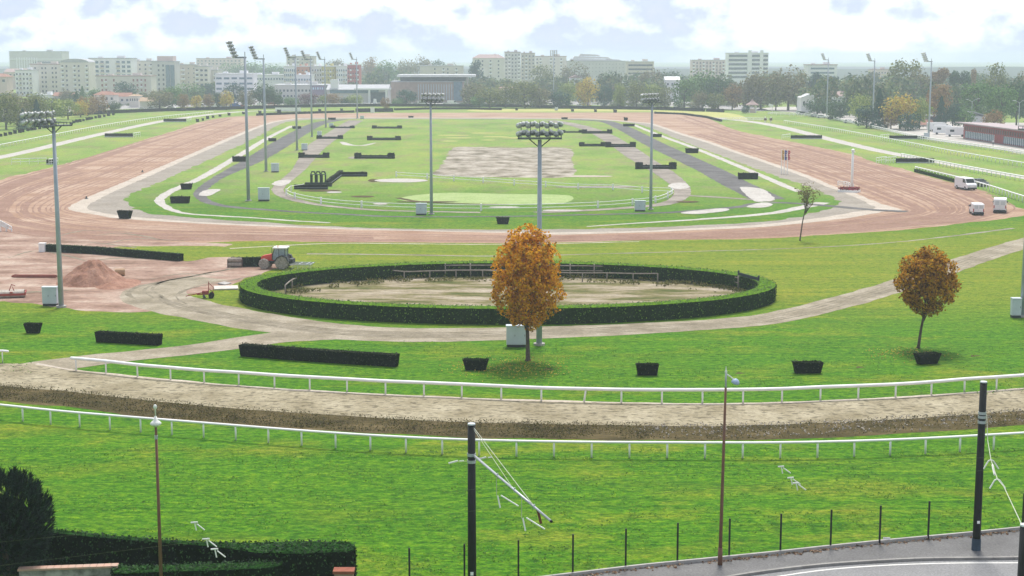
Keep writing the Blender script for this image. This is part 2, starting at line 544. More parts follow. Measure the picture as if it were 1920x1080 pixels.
outR = [(1300, 215), (1400, 249), (1515, 272), (1640, 304), (1737, 330), (1840, 357), (1905, 390), (1840, 413), (1740, 424), (1540, 439), (1320, 448), (1100, 452), (960, 454)]
inR = [(1210, 230), (1285, 252), (1385, 285), (1440, 303), (1515, 329), (1602, 362), (1656, 383), (1694, 394), (1615, 407), (1440, 427), (1320, 433), (1100, 440), (960, 440)]
for o_, i_ in ((outL, inL), (outR, inR)):
    for k in range(17):
        t = (k + 0.5 + rnd.uniform(-.3, .3)) / 17
        ln = [(a[0] * t + b[0] * (1 - t), a[1] * t + b[1] * (1 - t)) for a, b in zip(o_, i_)]
        i0 = rnd.choice([0, 0, 1, 2]); i1 = len(ln) - rnd.choice([0, 0, 1, 2])
        strip("rut", ln[i0:i1], rnd.choice([0.3, 0.5, 0.9, 1.6]), M_rut, 0.3, zr, mb=ruts, step=2.5)
        zr += 0.0001
ro = ruts.build("track_ruts", M_rut, fix=False)
tag(ro, None, None, None, "structure")
LAY[0] = zr
PALE = [(130, 389), (160, 372), (212, 350), (265, 328), (350, 292), (425, 260), (480, 238), (512, 228), (555, 222), (600, 221), (720, 220.5), (960, 221), (1060, 222), (1110, 222.5),
    (1210, 230), (1235, 235), (1285, 252), (1335, 267), (1385, 285), (1440, 303), (1515, 329), (1565, 350), (1602, 362), (1627, 372), (1652, 382), (1690, 394), (1655, 397),
    (1615, 405), (1540, 415), (1440, 425), (1320, 431), (1200, 436), (1047, 440), (960, 437), (720, 432), (480, 424), (350, 418), (225, 410), (175, 402), (140, 396)]
zone("pale_track_edge", PALE, M_pale, 0.3)
GREY = [(163, 389), (190, 371), (235, 350), (285, 328), (365, 292), (437, 260), (490, 238), (520, 228.5), (560, 222.6), (600, 221.6), (720, 221), (960, 221.6), (1060, 222.6), (1105, 223), (1205, 231),
    (1228, 236), (1277, 253), (1326, 268), (1376, 286), (1430, 304), (1503, 330), (1552, 351), (1587, 363), (1610, 373), (1630, 383), (1640, 391), (1600, 398), (1540, 408), (1440, 420), (1320, 427),
    (1200, 433), (1047, 436), (960, 435), (720, 430.5), (480, 421.5), (350, 415), (235, 405), (185, 398)]
zone("grey_track", GREY, M_grey, 0.3)
GRASS = [(238, 378), (250, 362), (325, 330), (400, 296), (480, 258), (525, 233), (560, 226), (620, 223.5), (720, 223), (960, 223.5), (1060, 224), (1130, 225.5), (1185, 231), (1220, 240), (1285, 267),
    (1360, 295), (1440, 325), (1490, 341), (1540, 361), (1572, 377), (1560, 389), (1515, 402), (1440, 415), (1320, 422), (1200, 427.5), (1080, 430), (960, 430.5), (840, 430), (720, 428.5), (605, 424),
    (480, 416.5), (350, 407.5), (275, 399), (246, 388)]
zone("infield_turf", GRASS, M_grass, 0.9)
strip("gravel_path", [(548, 236), (515, 252), (480, 272), (435, 300), (380, 332), (345, 348), (315, 362), (299, 376), (312, 389), (345, 400), (410, 405), (480, 409), (545, 414), (620, 418)], [1.8, 1.8, 2.0, 2.1, 2.0, 1.8, 0.9], M_white)
strip("gravel_path", [(1188, 234), (1240, 255), (1310, 281), (1422, 327), (1470, 348), (1500, 360)], 1.8, M_white)
strip("gravel_path", [(1100, 425), (1175, 420), (1320, 411), (1440, 401), (1500, 390), (1545, 380)], [0.7, 1.3, 2, 2.4, 2.6], M_white)
strip("cinder_track", [(640, 224), (600, 231), (567, 246), (530, 268), (480, 298), (440, 318), (410, 333), (385, 350), (374, 364), (390, 379), (430, 388), (490, 393), (560, 398), (640, 402), (720, 406), (800, 407)], [6, 6, 6.2, 6.2, 6.2, 5, 2.4, 2.0, 1.6], M_dark)
strip("cinder_track", [(1060, 224), (1110, 226), (1140, 229), (1175, 243), (1220, 267), (1260, 286), (1335, 321), (1380, 345), (1425, 367), (1440, 374)], [5, 6, 6.2, 6.2, 6.2], M_dark)
strip("cinder_track", [(1700, 397), (1640, 394), (1560, 387), (1480, 381), (1420, 382), (1380, 389), (1250, 399), (1100, 403), (960, 406), (800, 407)], [2.5, 2.5, 2.2, 2.0, 2.0, 1.6, 1.4, 1.4], M_dark)
strip("inner_dirt_track", [(668, 226), (655, 233), (630, 250), (592, 277), (560, 318), (535, 340), (520, 357), (540, 371), (590, 383), (660, 391), (720, 395), (800, 397), (900, 399)], [6, 6, 6, 6, 4.5, 2.8, 2.2, 1.8], M_dirt)
strip("inner_dirt_track", [(1030, 226), (1072, 233), (1120, 248), (1160, 270), (1200, 297), (1250, 328), (1277, 352), (1275, 370), (1245, 383), (1190, 389), (1100, 395), (1000, 399)], [5, 6, 6, 6, 6, 5, 3.2, 2.4], M_dirt)
strip("cross_path", [(1290, 367), (1340, 370), (1400, 374), (1450, 378)], 2.2, M_dirt)
PUD = [[(1388, 353), (1412, 352), (1436, 358), (1452, 374), (1432, 379), (1412, 376)], [(372, 366), (386, 357), (412, 355), (404, 362), (392, 368)], [(510, 346), (522, 339), (545, 338), (540, 345), (525, 349)],
       [(1252, 350), (1262, 344), (1285, 344), (1292, 352), (1272, 355)], [(1275, 400), (1320, 394), (1362, 391), (1362, 396), (1310, 402)], [(1400, 388), (1430, 380), (1450, 384), (1430, 390)]]
for p in PUD:
    zone("white_gravel_patch", p, M_white, 0.3, z=0.068)
LAY[0] = 0.028
zone("sand_arena", [(850, 277), (900, 276), (960, 277), (1065, 278), (1072, 300), (1070, 331), (960, 333), (880, 332), (816, 329), (820, 318), (838, 296)], soil("arena_sand", [(0.36, (0.15, 0.13, 0.085)), (0.46, (0.27, 0.235, 0.18)), (0.55, (0.36, 0.32, 0.26)), (0.66, (0.47, 0.425, 0.36))], 0.22, 0.9, 0.6, st=(.9, .6, 1)), 0.8)
LAY[0] = 0.028
zone("pale_green", [(750, 371), (830, 362), (950, 364), (1068, 367), (1052, 382), (930, 384), (820, 380), (770, 379)], M_palegrass, 0.3)
strip("dark_ledge", [(745, 371), (775, 377), (820, 380.5), (900, 383), (960, 384)], 1.4, M_bank)
for (x, y, rx, ry, m) in [(752, 339, 50, 3.6, M_white), (627, 361, 15, 1.6, M_white), (712, 383, 15, 1.5, M_white), (1055, 395, 40, 1.6, M_white), (945, 389, 30, 1.3, M_white), (680, 369, 24, 1.8, M_bank), (600, 358, 40, 1.8, M_bank), (700, 339, 10, 3, M_bank), (800, 379, 60, 1.2, M_bank),
        (1120, 351, 80, 2.0, M_dirt), (1290, 379, 22, 1.8, M_bank), (1100, 331, 50, 1.6, M_pale), (850, 254, 32, 1.0, M_yel), (905, 250, 22, 0.9, M_yel), (860, 259, 25, 0.9, M_yel), (930, 257, 25, 0.9, M_yel), (842, 265, 17, 0.9, M_yel), (915, 263, 15, 0.8, M_yel), (965, 259, 28, 0.9, M_yel), (990, 265, 14, 0.8, M_yel), (672, 296, 20, 2.5, M_dirt)]:
    zone("bare_patch" if m in (M_bank, M_dirt) else "sand_bunker" if m is M_white else "mown_patch", [(x + rx * math.cos(t * .785), y + ry * math.sin(t * .785)) for t in range(8)], m, 0.25, z=0.072 if m in (M_bank, M_dirt) else 0.076)
strip("sand_scrape", [(640, 266), (655, 272), (680, 273), (704, 268)], [1.2, 2.6, 2.2, 0.8], M_white)
# the left and right outer turf with their pale paths
LAY[0] = 0
strip("outer_path", [(-60, 307), (0, 295), (60, 282), (130, 265), (200, 249), (300, 228), (400, 214), (470, 208.5), (560, 206)], [4.2, 4.2, 4.2, 4.5, 5, 5], M_white)
LAY[0] = 0
strip("outer_path", [(1260, 212), (1330, 220), (1440, 233), (1560, 262), (1650, 283), (1750, 302), (1850, 320), (1980, 343)], [5, 5, 5, 4.6, 4.2, 4.2], M_white)
# middle field
LAY[0] = 0
strip("trodden_line", [(575, 476), (700, 477), (830, 479), (960, 480), (1200, 474), (1500, 465), (1700, 452), (1900, 428)], [1.0, .8, .6, .5, .6, .8], M_dirt)
LAY[0] = 0.004
strip("verge_line", [(430, 466), (620, 456.5), (800, 457.5), (960, 458), (1200, 453)], 0.6, M_pale)
LAY[0] = 0.008
strip("gravel_road", [(2000, 432), (1900, 462), (1800, 494), (1700, 530), (1600, 560), (1500, 586), (1400, 603), (1200, 616), (1000, 624), (800, 628), (660, 624), (560, 614), (480, 602), (400, 587), (330, 572), (290, 556), (300, 540), (345, 530), (400, 522)], [4.3, 4.3, 4.3, 4.3, 4.3, 4.5, 5.5, 7, 7.5, 7.5, 5], M_road)
M_wheel = soil("wheel_tracks", [(0.34, (0.17, 0.145, 0.10)), (0.5, (0.24, 0.21, 0.155)), (0.66, (0.31, 0.27, 0.21))], 0.5, 3)
wt = MB()
RC = [(1900, 462), (1800, 494), (1700, 530), (1600, 560), (1500, 586), (1400, 603), (1200, 616), (1000, 624), (800, 628), (660, 624), (560, 614), (480, 602), (400, 587), (330, 572), (298, 558)]
for dy in (-4, -1.2, 2.2, 4.6):
    strip("w", [(x, y + dy * (1 if x < 1500 else 1.4)) for x, y in RC], [.1, .35, .2, .45, .3], M_wheel, .2, .0205, mb=wt)
for dx, dy in ((0, 0), (16, -4), (60, 10), (-30, 5)):
    strip("w", [(290 + dx, 560 + dy), (270 + dx, 545 + dy), (300 + dx, 530 + dy), (380 + dx, 515 + dy), (430 + dx, 505 + dy)], [.2, .5, .3], M_wheel, .3, .0211, mb=wt)
for i in range(9):
    x = rnd.uniform(-20, 330); y = rnd.uniform(440, 560)
    strip("w", [(x, y), (x + 60, y - 6 + rnd.uniform(-8, 8)), (x + 150, y + rnd.uniform(-14, 10))], [.15, .6, .2], M_rut, .3, .0217, mb=wt)
tag(wt.build("wheel_ruts", M_wheel, fix=False), None, None, None, "structure")
strip("gravel_road", [(700, 626), (600, 628), (520, 633), (450, 643), (380, 653), (300, 662), (200, 672), (110, 684), (40, 697)], [4.3, 5.5, 4.6, 4.2, 4.6, 5.5], M_road)
TOPE = [(-90, 676), (0, 682), (70, 682), (140, 694), (260, 707), (400, 720), (520, 729), (640, 736), (800, 744), (960, 750), (1240, 757), (1400, 757), (1600, 750), (1800, 738), (1920, 729), (2030, 719)]
BOTE = [(2030, 762), (1920, 771), (1800, 779), (1600, 791), (1400, 798), (1240, 799), (960, 794), (800, 789), (640, 780), (480, 769), (300, 754), (150, 737), (0, 723), (-90, 714)]
BANK = [(-90, 741), (0, 751), (150, 766), (300, 786), (480, 800), (640, 809), (800, 817), (960, 823), (1240, 826), (1400, 825), (1600, 818), (1800, 806), (1920, 797), (2030, 788)]
LAY[0] = 0
zone("weedy_bank", [(x, y - 6) for x, y in BOTE] + BANK, M_bank, 0.35)
LAY[0] = 0.016
zone("riding_track", TOPE + BOTE, M_ride, 0.22)
strip("track_verge", TOPE[2:], 0.45, M_pale, 0.2)
# street in the corner
PV_TOP = [(1000, 1090), (1100, 1078), (1200, 1066), (1300, 1056), (1440, 1042), (1560, 1029), (1680, 1017), (1800, 1006), (1920, 994), (2040, 983)]
KERB = [(2040, 1043), (1910, 1048.5), (1740, 1050.5), (1640, 1055), (1540, 1062), (1440, 1073.5), (1360, 1086), (1260, 1106)]
LAY[0] = 0
zone("pavement", PV_TOP + KERB + [(1120, 1130), (950, 1110)], M_pave, 0.02)
zone("road", KERB[::-1] + [(2200, 1040), (2300, 1300), (900, 1300), (1000, 1170)], M_asph, 0.0)
strip("road_marking", [(2040, 1054), (1910, 1055.5), (1790, 1056), (1665, 1060), (1565, 1067), (1485, 1077), (1400, 1092)], 0.13, mat("marking_paint", (0.75, 0.74, 0.7), (0.6, 0.6, 0.57)), 0.0)
kb = MB()
for a, b in zip(resample([G(x, y) for x, y in spline(KERB)], 1.0), resample([G(x, y) for x, y in spline(KERB)], 1.0)[1:]):
    d = b - a
    kb.box((a + b) / 2 + Vector((0, 0, 0.06)), (d.length - 0.012, 0.18, 0.16), math.atan2(d.y, d.x))
tag(kb.build("kerb", mat("kerb_stone", (0.30, 0.29, 0.27), (0.2, 0.19, 0.18), 1.0)), None, None, None, "structure")

# low wooded ridges on the horizon
for nm, Y, yt, amp, c in (("hills", 2300, 128, .8, (0.035, 0.055, 0.03)), ("hills", 3600, 125, 1.2, (0.04, 0.055, 0.04))):
    mb = MB(); nn = 160; vs = []
    for j, (dy, hz0) in enumerate(((-500, 0), (-150, .8), (0, 1.0), (400, .5), (900, 0))):
        for i in range(nn + 1):
            x = -2600 + 5200 * i / nn
            h = (25 - (yt - 108) * Y / F) + amp * 1.6 * noise.noise(Vector((x * .0035, Y, 0))) * 3 + amp * noise.noise(Vector((x * .02, Y, j)))
            vs.append((x, Y + dy, max(.2, h * hz0) if hz0 else -.5))
    mb.add(vs, [(j * (nn + 1) + i, j * (nn + 1) + i + 1, (j + 1) * (nn + 1) + i + 1, (j + 1) * (nn + 1) + i) for j in range(4) for i in range(nn)])
    tag(mb.build(nm, mat("ridge_wood_%d" % Y, c, tuple(v * .5 for v in c), .03, .95), None, True), None, None, None, "structure")
# ------------------------------------------------------------------ shared materials
W_PAINT = mat("white_paint", (0.90, 0.90, 0.89), (0.82, 0.82, 0.80), 1.2, 0.45)
STEEL = mat("galvanised_steel", (0.40, 0.45, 0.51), (0.33, 0.375, 0.43), 0.8, 0.5, 0.1)
STEEL_L = mat("pale_steel", (0.5, 0.53, 0.56), (0.38, 0.41, 0.44), 1.5, 0.45, 0.3)
BLACK = mat("black_paint", (0.012, 0.013, 0.014), (0.008, 0.008, 0.009), 2, 0.6)
LENS = mat("lamp_glass", (0.75, 0.78, 0.8), (0.6, 0.63, 0.66), 3, 0.2)
RUST = mat("brown_lamp_paint", (0.20, 0.095, 0.06), (0.15, 0.075, 0.05), 1.5, 0.6)
CABM = mat("cabinet_paint", (0.60, 0.66, 0.72), (0.52, 0.58, 0.64), 0.8, 0.5)
CONC = mat("concrete", (0.45, 0.43, 0.40), (0.33, 0.32, 0.30), 1.5, 0.9, bump=0.2)
DKBASE = mat("cabinet_plinth", (0.04, 0.045, 0.05))
WOODG = mat("weathered_wood", (0.33, 0.29, 0.24), (0.2, 0.175, 0.145), 2.0, 0.85)
L_HEDGE = leaf_mat("hedge_leaves", [(0.018, 0.045, 0.006), (0.03, 0.075, 0.007), (0.06, 0.15, 0.010), (0.17, 0.32, 0.025)], 0.0, 0.8)
L_DKHEDGE = leaf_mat("dark_hedge_leaves", [(0.010, 0.016, 0.006), (0.016, 0.022, 0.009), (0.032, 0.034, 0.013), (0.055, 0.055, 0.025)], 0.0, 0.8)
LIT_CORE = mat("hedge_lit_top_core", (0.14, 0.27, 0.02), (0.07, 0.16, 0.012), 3.0, .9, bump=.5)
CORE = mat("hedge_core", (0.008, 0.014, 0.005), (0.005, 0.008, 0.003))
L_CYP = leaf_mat("cypress_leaves", [(0.006, 0.018, 0.006), (0.012, 0.035, 0.010), (0.03, 0.085, 0.022), (0.06, 0.15, 0.035)], 0.0, 1.2)

def hedge_mesh(pts, w, h, flare=0.0, closed=False, dens=26, leaf=0.17, seed=1, name="hedge", lm=None, bumpy=0.05, zbase=0.0):
    """clipped hedge along a ground line (local coords): a core in a leaf skin; green hedges get painted lit tops and shaded sides"""
    rg = random.Random(seed)
    pts = [Vector((p[0], p[1], 0)) for p in pts]
    rs = resample(pts, 0.8, closed)
    if closed and (rs[0] - rs[-1]).length < 0.4:
        rs.pop()
    n = len(rs)
    ns = []
    for i in range(n):
        a = rs[i - 1] if (i or closed) else rs[0]
        b = rs[(i + 1) % n] if (i < n - 1 or closed) else rs[-1]
        t = (b - a).normalized()
        ns.append(Vector((-t.y, t.x, 0)))
    core = MB()
    lv = MB()
    k = 0.93
    def stretch(i, z):
        if closed or not flare: return Vector((0, 0, 0))
        u = i / max(1, n - 1) * 2 - 1
        t = ns[min(n - 1, int(i))]
        return Vector((t.y, -t.x, 0)) * u * flare * z / h
    vs = []
    for p, q in zip(rs, ns):
        for s_, z in ((-1, zbase), (-1, h * .95), (1, h * .95), (1, zbase)):
            hw = (w / 2 + (flare * z / h if h else 0)) * k
            vs.append(p + q * s_ * hw + Vector((0, 0, z)) + stretch(len(vs) // 4, z))
    fs = []
    m = n if closed else n - 1
    for i in range(m):
        j = (i + 1) % n
        for e in range(4):
            fs.append((i * 4 + e, i * 4 + (e + 1) % 4, j * 4 + (e + 1) % 4, j * 4 + e))
    if not closed:
        fs += [(0, 1, 2, 3), (4 * n - 1, 4 * n - 2, 4 * n - 3, 4 * n - 4)]
    core.add(vs, fs)
    def put(p, nrm):
        nz = noise.noise(p * 0.9)
        p = p + nrm.normalized() * (nz * bumpy + rg.uniform(-.04, .05))
        d = (nrm * 1.3 + Vector((rg.uniform(-1, 1), rg.uniform(-1, 1), rg.uniform(-1, 1)))).normalized()
        lv.leaf(p, d, leaf * rg.uniform(.6, 1.4), rg, 0.8)
    for i in range(m):
        j = (i + 1) % n
        L = (rs[j] - rs[i]).length
        for _ in range(int(L * w * dens)):
            t = rg.random(); u = rg.uniform(-1, 1)
            p = rs[i].lerp(rs[j], t) + ns[i].lerp(ns[j], t) * u * (w / 2 + flare)
            put(Vector((p.x, p.y, h)) + stretch(i + t, h), Vector((0, 0, 2.2)))
        for s_ in (-1, 1):
            for _ in range(int(L * h * dens * .6)):
                t = rg.random(); z = rg.uniform(zbase, h)
                q = ns[i].lerp(ns[j], t) * s_
                p = rs[i].lerp(rs[j], t) + q * (w / 2 + flare * z / h)
                put(Vector((p.x, p.y, z)) + stretch(i + t, z), (q + Vector((0, 0, -flare / h * .6))).normalized())
    if not closed:
        for i, s_ in ((0, -1), (n - 1, 1)):
            d = ((rs[1] - rs[0]) if i == 0 else (rs[-1] - rs[-2])).normalized() * s_
            for _ in range(int(w * h * dens)):
                u = rg.uniform(-1, 1); z = rg.uniform(zbase, h)
                put(rs[i] + ns[i] * u * (w / 2 + flare * z / h) + Vector((0, 0, z)) + d * flare * z / h, d)
    o = core.v and core
    me = MB(); me.add(core.v, core.f); nc = len(core.f); me.add(lv.v, lv.f)
    mesh = me.mesh(name, lm or L_HEDGE, fix=False)
    mesh.materials.append(LIT_CORE if (lm or L_HEDGE) == L_HEDGE else CORE)
    mesh.materials.append(mat("hedge_shaded_side_core", (0.020, 0.042, 0.010), (0.009, 0.020, 0.005), 3.0, .9) if (lm or L_HEDGE) == L_HEDGE else CORE)
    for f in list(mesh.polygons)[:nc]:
        f.material_index = 1 if abs(f.normal.z) > .5 else 2  # on green hedges, lit top and shaded sides painted into the core
    return mesh
def hedge(name, label, px, w, h, flare=0.0, group=None, cat="hedge", smooth=False, **kw):
    q = spline(px, kw.get("closed", False), 6) if smooth else px
    pts = [G(x, y) for x, y in q]
    o0 = pts[0].copy()
    me = hedge_mesh([p - o0 for p in pts], w, h, flare, name=name, **kw)
    o = bpy.data.objects.new(name, me)
    C.objects.link(o)
    o.location = o0
    return tag(o, label, cat, group)

# ------------------------------------------------------------------ paddock
PC = Vector((-0.45, 161.5, 0)); PA, PB = 28.2, 17.4
def ell(k=0.0, n=96, a0=0, a1=6.28319):
    return [Vector((PC.x + (PA + k) * math.cos(a0 + (a1 - a0) * i / n), PC.y + (PB + k) * math.sin(a0 + (a1 - a0) * i / n), 0)) for i in range(n)]
LAY[0] = 0.004
pf = MB(); fl = ell(-1.2)
pf.add([(p.x, p.y, LAY[0]) for p in fl], [tuple(range(len(fl)))])
M_padd = soil("paddock_floor", [(0.38, (0.085, 0.10, 0.025)), (0.46, (0.18, 0.16, 0.07)), (0.53, (0.29, 0.245, 0.165)), (0.64, (0.40, 0.345, 0.265))], 0.3, 1.8, 0.7, st=(0.35, 1, 1))
tag(pf.build("paddock_ground", M_padd, fix=False), None, None, None, "structure")
rp = ell(-0.95, 120)
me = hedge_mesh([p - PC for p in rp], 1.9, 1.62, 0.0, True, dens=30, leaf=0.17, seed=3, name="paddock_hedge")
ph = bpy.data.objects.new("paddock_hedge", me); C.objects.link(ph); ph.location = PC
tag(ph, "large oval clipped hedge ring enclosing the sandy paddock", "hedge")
def rail_fence(name, label, cat, px, h, rail_zs, rail_r, post_r, m, post_px=None, spacing=2.4, group=None, closed=False, smooth=True, tilt=None, post_h=None, square=False, sz=1.0):
    q = spline(px, closed, 6) if smooth else px
    pts = [G(x, y) for x, y in q]
    o0 = pts[0].copy()
    t = thing(name, label, cat, o0, 0, group)
    for z in rail_zs:
        MB().tube([p - o0 + Vector((0, 0, z)) for p in pts], rail_r, 6, closed, sz).build("rail", m, t, True)
    if post_px:
        pp = [G(x, y) for x, y in post_px]
    else:
        pp = resample(pts, spacing, closed)
    if square:
        pm = MB().box((0, 0, (post_h or h) / 2), (post_r * 2, post_r * 2, post_h or h)).mesh("post", m)
    else:
        pm = MB().cyl((0, 0, 0), (0, 0, post_h or h), post_r, post_r, 6).mesh("post", m, True)
    for i, p in enumerate(pp):
        inst("post", pm, t, p - o0, (0, R(8) if tilt == i else 0, 0))
    return t
rail_fence("paddock_rail", "grey wooden hitching rail running round the inside of the paddock", "rail", [(535, 552), (548, 541), (566, 535), (595, 530), (631, 525), (668, 522), (710, 520), (758, 525), (806, 524), (855, 523), (905, 523), (960, 525), (1030, 527), (1092, 528), (1138, 528), (1187, 529), (1233, 529)],
    1.0, [0.98], 0.07, 0.075, WOODG, post_px=[(535, 552), (548, 543), (566, 536), (595, 531), (631, 525.5), (668, 522.5), (710, 520.5), (758, 525), (806, 524), (855, 523), (905, 523), (1030, 527), (1092, 528), (1138, 528), (1187, 529), (1233, 529)])
rail_fence("paddock_fence", "tall grey post and rail fence against the back of the oval hedge", "fence", [(690, 521.7), (742, 520.2), (790, 519.7), (835, 519.2), (882, 519.2), (960, 519.2), (1069, 520.2), (1114, 520.7), (1161, 521.7), (1206, 523.2), (1251, 525.2), (1289, 528.2), (1329, 531.7), (1359, 537.2), (1384, 544.2)],
    1.6, [0.8, 1.35], 0.07, 0.085, WOODG, post_px=[(690, 521.7), (742, 520.2), (790, 519.7), (835, 519.2), (882, 519.2), (1069, 520.2), (1114, 520.7), (1161, 521.7), (1206, 523.2), (1251, 525.2), (1289, 528.2), (1329, 531.7), (1359, 537.2), (1384, 544.2)])
g0 = G(1385, 543); g1 = G(1421, 553)
t = thing("paddock_gate", "dark blue solid gate set into the right end of the paddock hedge", "gate", g0, math.atan2((g1 - g0).y, (g1 - g0).x))
NAVY = mat("navy_paint", (0.012, 0.022, 0.045), (0.008, 0.014, 0.03), 1.5, 0.5)
L_ = (g1 - g0).length
pn = MB()
for i in range(12):
    pn.box((L_ * (i + .5) / 12, 0, 0.98), (L_ / 12 - 0.02, 0.05, 1.8))
pn.build("panel", NAVY, t)
MB().box((L_ / 2, -.05, 0.5), (L_, 0.05, 0.1)).box((L_ / 2, -.05, 1.5), (L_, 0.05, 0.1)).build("brace", NAVY, t)
pm = MB().box((0, 0, 1.05), (0.14, 0.14, 2.1)).mesh("post", NAVY)
inst("post", pm, t, (-.09, 0, 0)); inst("post", pm, t, (L_ + .09, 0, 0))
# weeds inside the paddock along the rails
wd = MB(); rg = random.Random(5)
for _ in range(6500):
    a = rg.uniform(0.12, math.pi - 0.05); k = rg.choice([-2.2, -2.6, -4.6, -5.6]) + rg.gauss(0, .45)
    p = Vector((PC.x + (PA + k) * math.cos(a), PC.y + (PB + k) * math.sin(a), 0))
    if noise.noise(p * 0.35) < 0.02: continue
    h = rg.uniform(.08, .38)
    wd.leaf(p + Vector((0, 0, h)), (rg.uniform(-1, 1), rg.uniform(-1, 1), .4), rg.uniform(.12, .3), rg)
tag(wd.build("paddock_weeds", leaf_mat("weed_leaves", [(0.08, 0.11, 0.02), (0.16, 0.16, 0.04), (0.26, 0.22, 0.09)]), fix=False), "straggly weeds growing along the paddock rails", None, None, "stuff")

# ------------------------------------------------------------------ clipped hedges on the near lawns
KW = dict(dens=60, leaf=0.13)
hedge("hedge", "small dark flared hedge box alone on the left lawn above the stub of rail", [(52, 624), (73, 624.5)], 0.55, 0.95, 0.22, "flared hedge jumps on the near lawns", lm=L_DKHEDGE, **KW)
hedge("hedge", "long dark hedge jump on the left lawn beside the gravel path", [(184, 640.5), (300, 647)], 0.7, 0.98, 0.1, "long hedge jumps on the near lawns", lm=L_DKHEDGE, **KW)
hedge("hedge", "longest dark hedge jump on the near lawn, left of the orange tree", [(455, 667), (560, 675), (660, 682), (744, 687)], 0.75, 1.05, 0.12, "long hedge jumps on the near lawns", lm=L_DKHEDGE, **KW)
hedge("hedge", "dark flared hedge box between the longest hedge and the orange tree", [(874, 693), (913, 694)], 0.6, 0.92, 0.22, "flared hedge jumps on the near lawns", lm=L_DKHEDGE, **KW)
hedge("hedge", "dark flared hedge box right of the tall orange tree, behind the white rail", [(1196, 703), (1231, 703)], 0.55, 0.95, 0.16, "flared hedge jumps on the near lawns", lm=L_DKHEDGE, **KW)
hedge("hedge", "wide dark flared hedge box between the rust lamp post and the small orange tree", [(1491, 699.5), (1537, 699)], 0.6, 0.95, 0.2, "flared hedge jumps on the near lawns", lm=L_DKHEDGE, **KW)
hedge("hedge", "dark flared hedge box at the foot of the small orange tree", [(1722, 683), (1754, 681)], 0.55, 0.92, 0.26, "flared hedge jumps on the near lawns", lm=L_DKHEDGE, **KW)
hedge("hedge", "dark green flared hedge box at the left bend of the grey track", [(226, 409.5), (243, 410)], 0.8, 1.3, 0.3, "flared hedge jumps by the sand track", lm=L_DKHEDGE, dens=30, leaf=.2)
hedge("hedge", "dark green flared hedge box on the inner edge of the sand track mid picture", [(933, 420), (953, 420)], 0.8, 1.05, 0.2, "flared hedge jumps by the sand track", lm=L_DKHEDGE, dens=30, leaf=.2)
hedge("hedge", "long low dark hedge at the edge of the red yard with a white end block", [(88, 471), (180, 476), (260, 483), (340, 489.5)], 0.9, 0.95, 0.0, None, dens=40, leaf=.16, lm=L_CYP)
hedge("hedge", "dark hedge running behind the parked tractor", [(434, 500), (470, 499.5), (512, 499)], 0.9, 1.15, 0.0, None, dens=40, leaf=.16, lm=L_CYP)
t = thing("end_block", "white block at the left end of the long yard hedge", "block", G(80, 472))
MB().box((0, 0, 0.55), (0.78, 0.8, 1.1)).build("body", W_PAINT, t, bevel=.03)
MB().box((0, 0, 1.13), (0.86, 0.88, 0.06)).build("cap", W_PAINT, t)
# ------------------------------------------------------------------ white running rails
RA = [(-60, 779), (0, 785), (120, 798), (240, 808.5), (360, 818.5), (480, 828.5), (600, 838), (720, 846), (840, 852), (960, 855.5), (1080, 857.5), (1200, 858.5), (1320, 859), (1440, 859), (1560, 857), (1680, 853), (1800, 847), (1980, 836)]
rail_fence("running_rail", "nearest white running rail crossing the whole lawn in front of the weedy bank", "rail", RA, 1.0, [1.0], 0.11, 0.065, W_PAINT, spacing=2.38, sz=0.75)
RBp = [(143, 695), (199, 700), (258, 707), (320, 712.5), (383, 718), (448, 722), (515, 727), (581, 731), (651, 735), (723, 739), (795, 742), (866, 745), (940, 748.5), (1015, 752), (1095, 754), (1165, 755.5), (1241, 756), (1317, 756), (1393, 755.5), (1466, 754), (1538, 750.5), (1609, 748), (1679, 745), (1746, 740.5), (1808, 735), (1868, 731), (1930, 726.5)]
rail_fence("running_rail", "wide white running rail along the far side of the beige riding track", "rail", [(134, 694)] + RBp[1:] + [(1980, 722)], 1.02, [1.0], 0.17, 0.07, W_PAINT, post_px=RBp, tilt=14, sz=0.75)
t = rail_fence("running_rail", "short rounded end of white rail at the left edge of the picture", "rail", [(-60, 676), (-25, 679), (5, 680), (16, 681)], 1.02, [1.0], 0.13, 0.055, W_PAINT, post_px=[(-50, 677), (5, 680)], sz=0.75)
# ------------------------------------------------------------------ weeds on the bank
bk = MB(); rg = random.Random(11)
top = [G(x, y - 4) for x, y in spline(BOTE[::-1], False, 6)]
bot = [G(x, y) for x, y in spline(BANK, False, 6)]
top = resample(top, 0.5); bot = resample(bot, 0.5)
for _ in range(38000):
    u = rg.random(); v = rg.random() ** 0.8
    a = top[min(len(top) - 1, int(u * len(top)))]; b = bot[min(len(bot) - 1, int(u * len(bot)))]
    p = a.lerp(b, v * 0.92) + Vector((rg.uniform(-.45, .45), rg.uniform(-.2, .2), 0))
    dn = noise.noise(p * 0.25)
    if rg.random() > 0.62 + dn: continue
    if p.x > 9 and rg.random() < 0.55: continue
    h = rg.uniform(.02, .17) * (1.1 - v * 0.6)
    bk.leaf(p + Vector((0, 0, h)), (rg.uniform(-1, 1), rg.uniform(-1, 1), rg.uniform(.3, 1.3)), rg.uniform(.05, .14), rg)
tag(bk.build("bank_weeds", leaf_mat("bank_leaves", [(0.035, 0.04, 0.010), (0.08, 0.085, 0.018), (0.13, 0.10, 0.04), (0.21, 0.165, 0.07)], 0.2, 0.6), fix=False), "dry brown weeds and tufts covering the bank below the riding track", None, None, "stuff")
rb = MB()
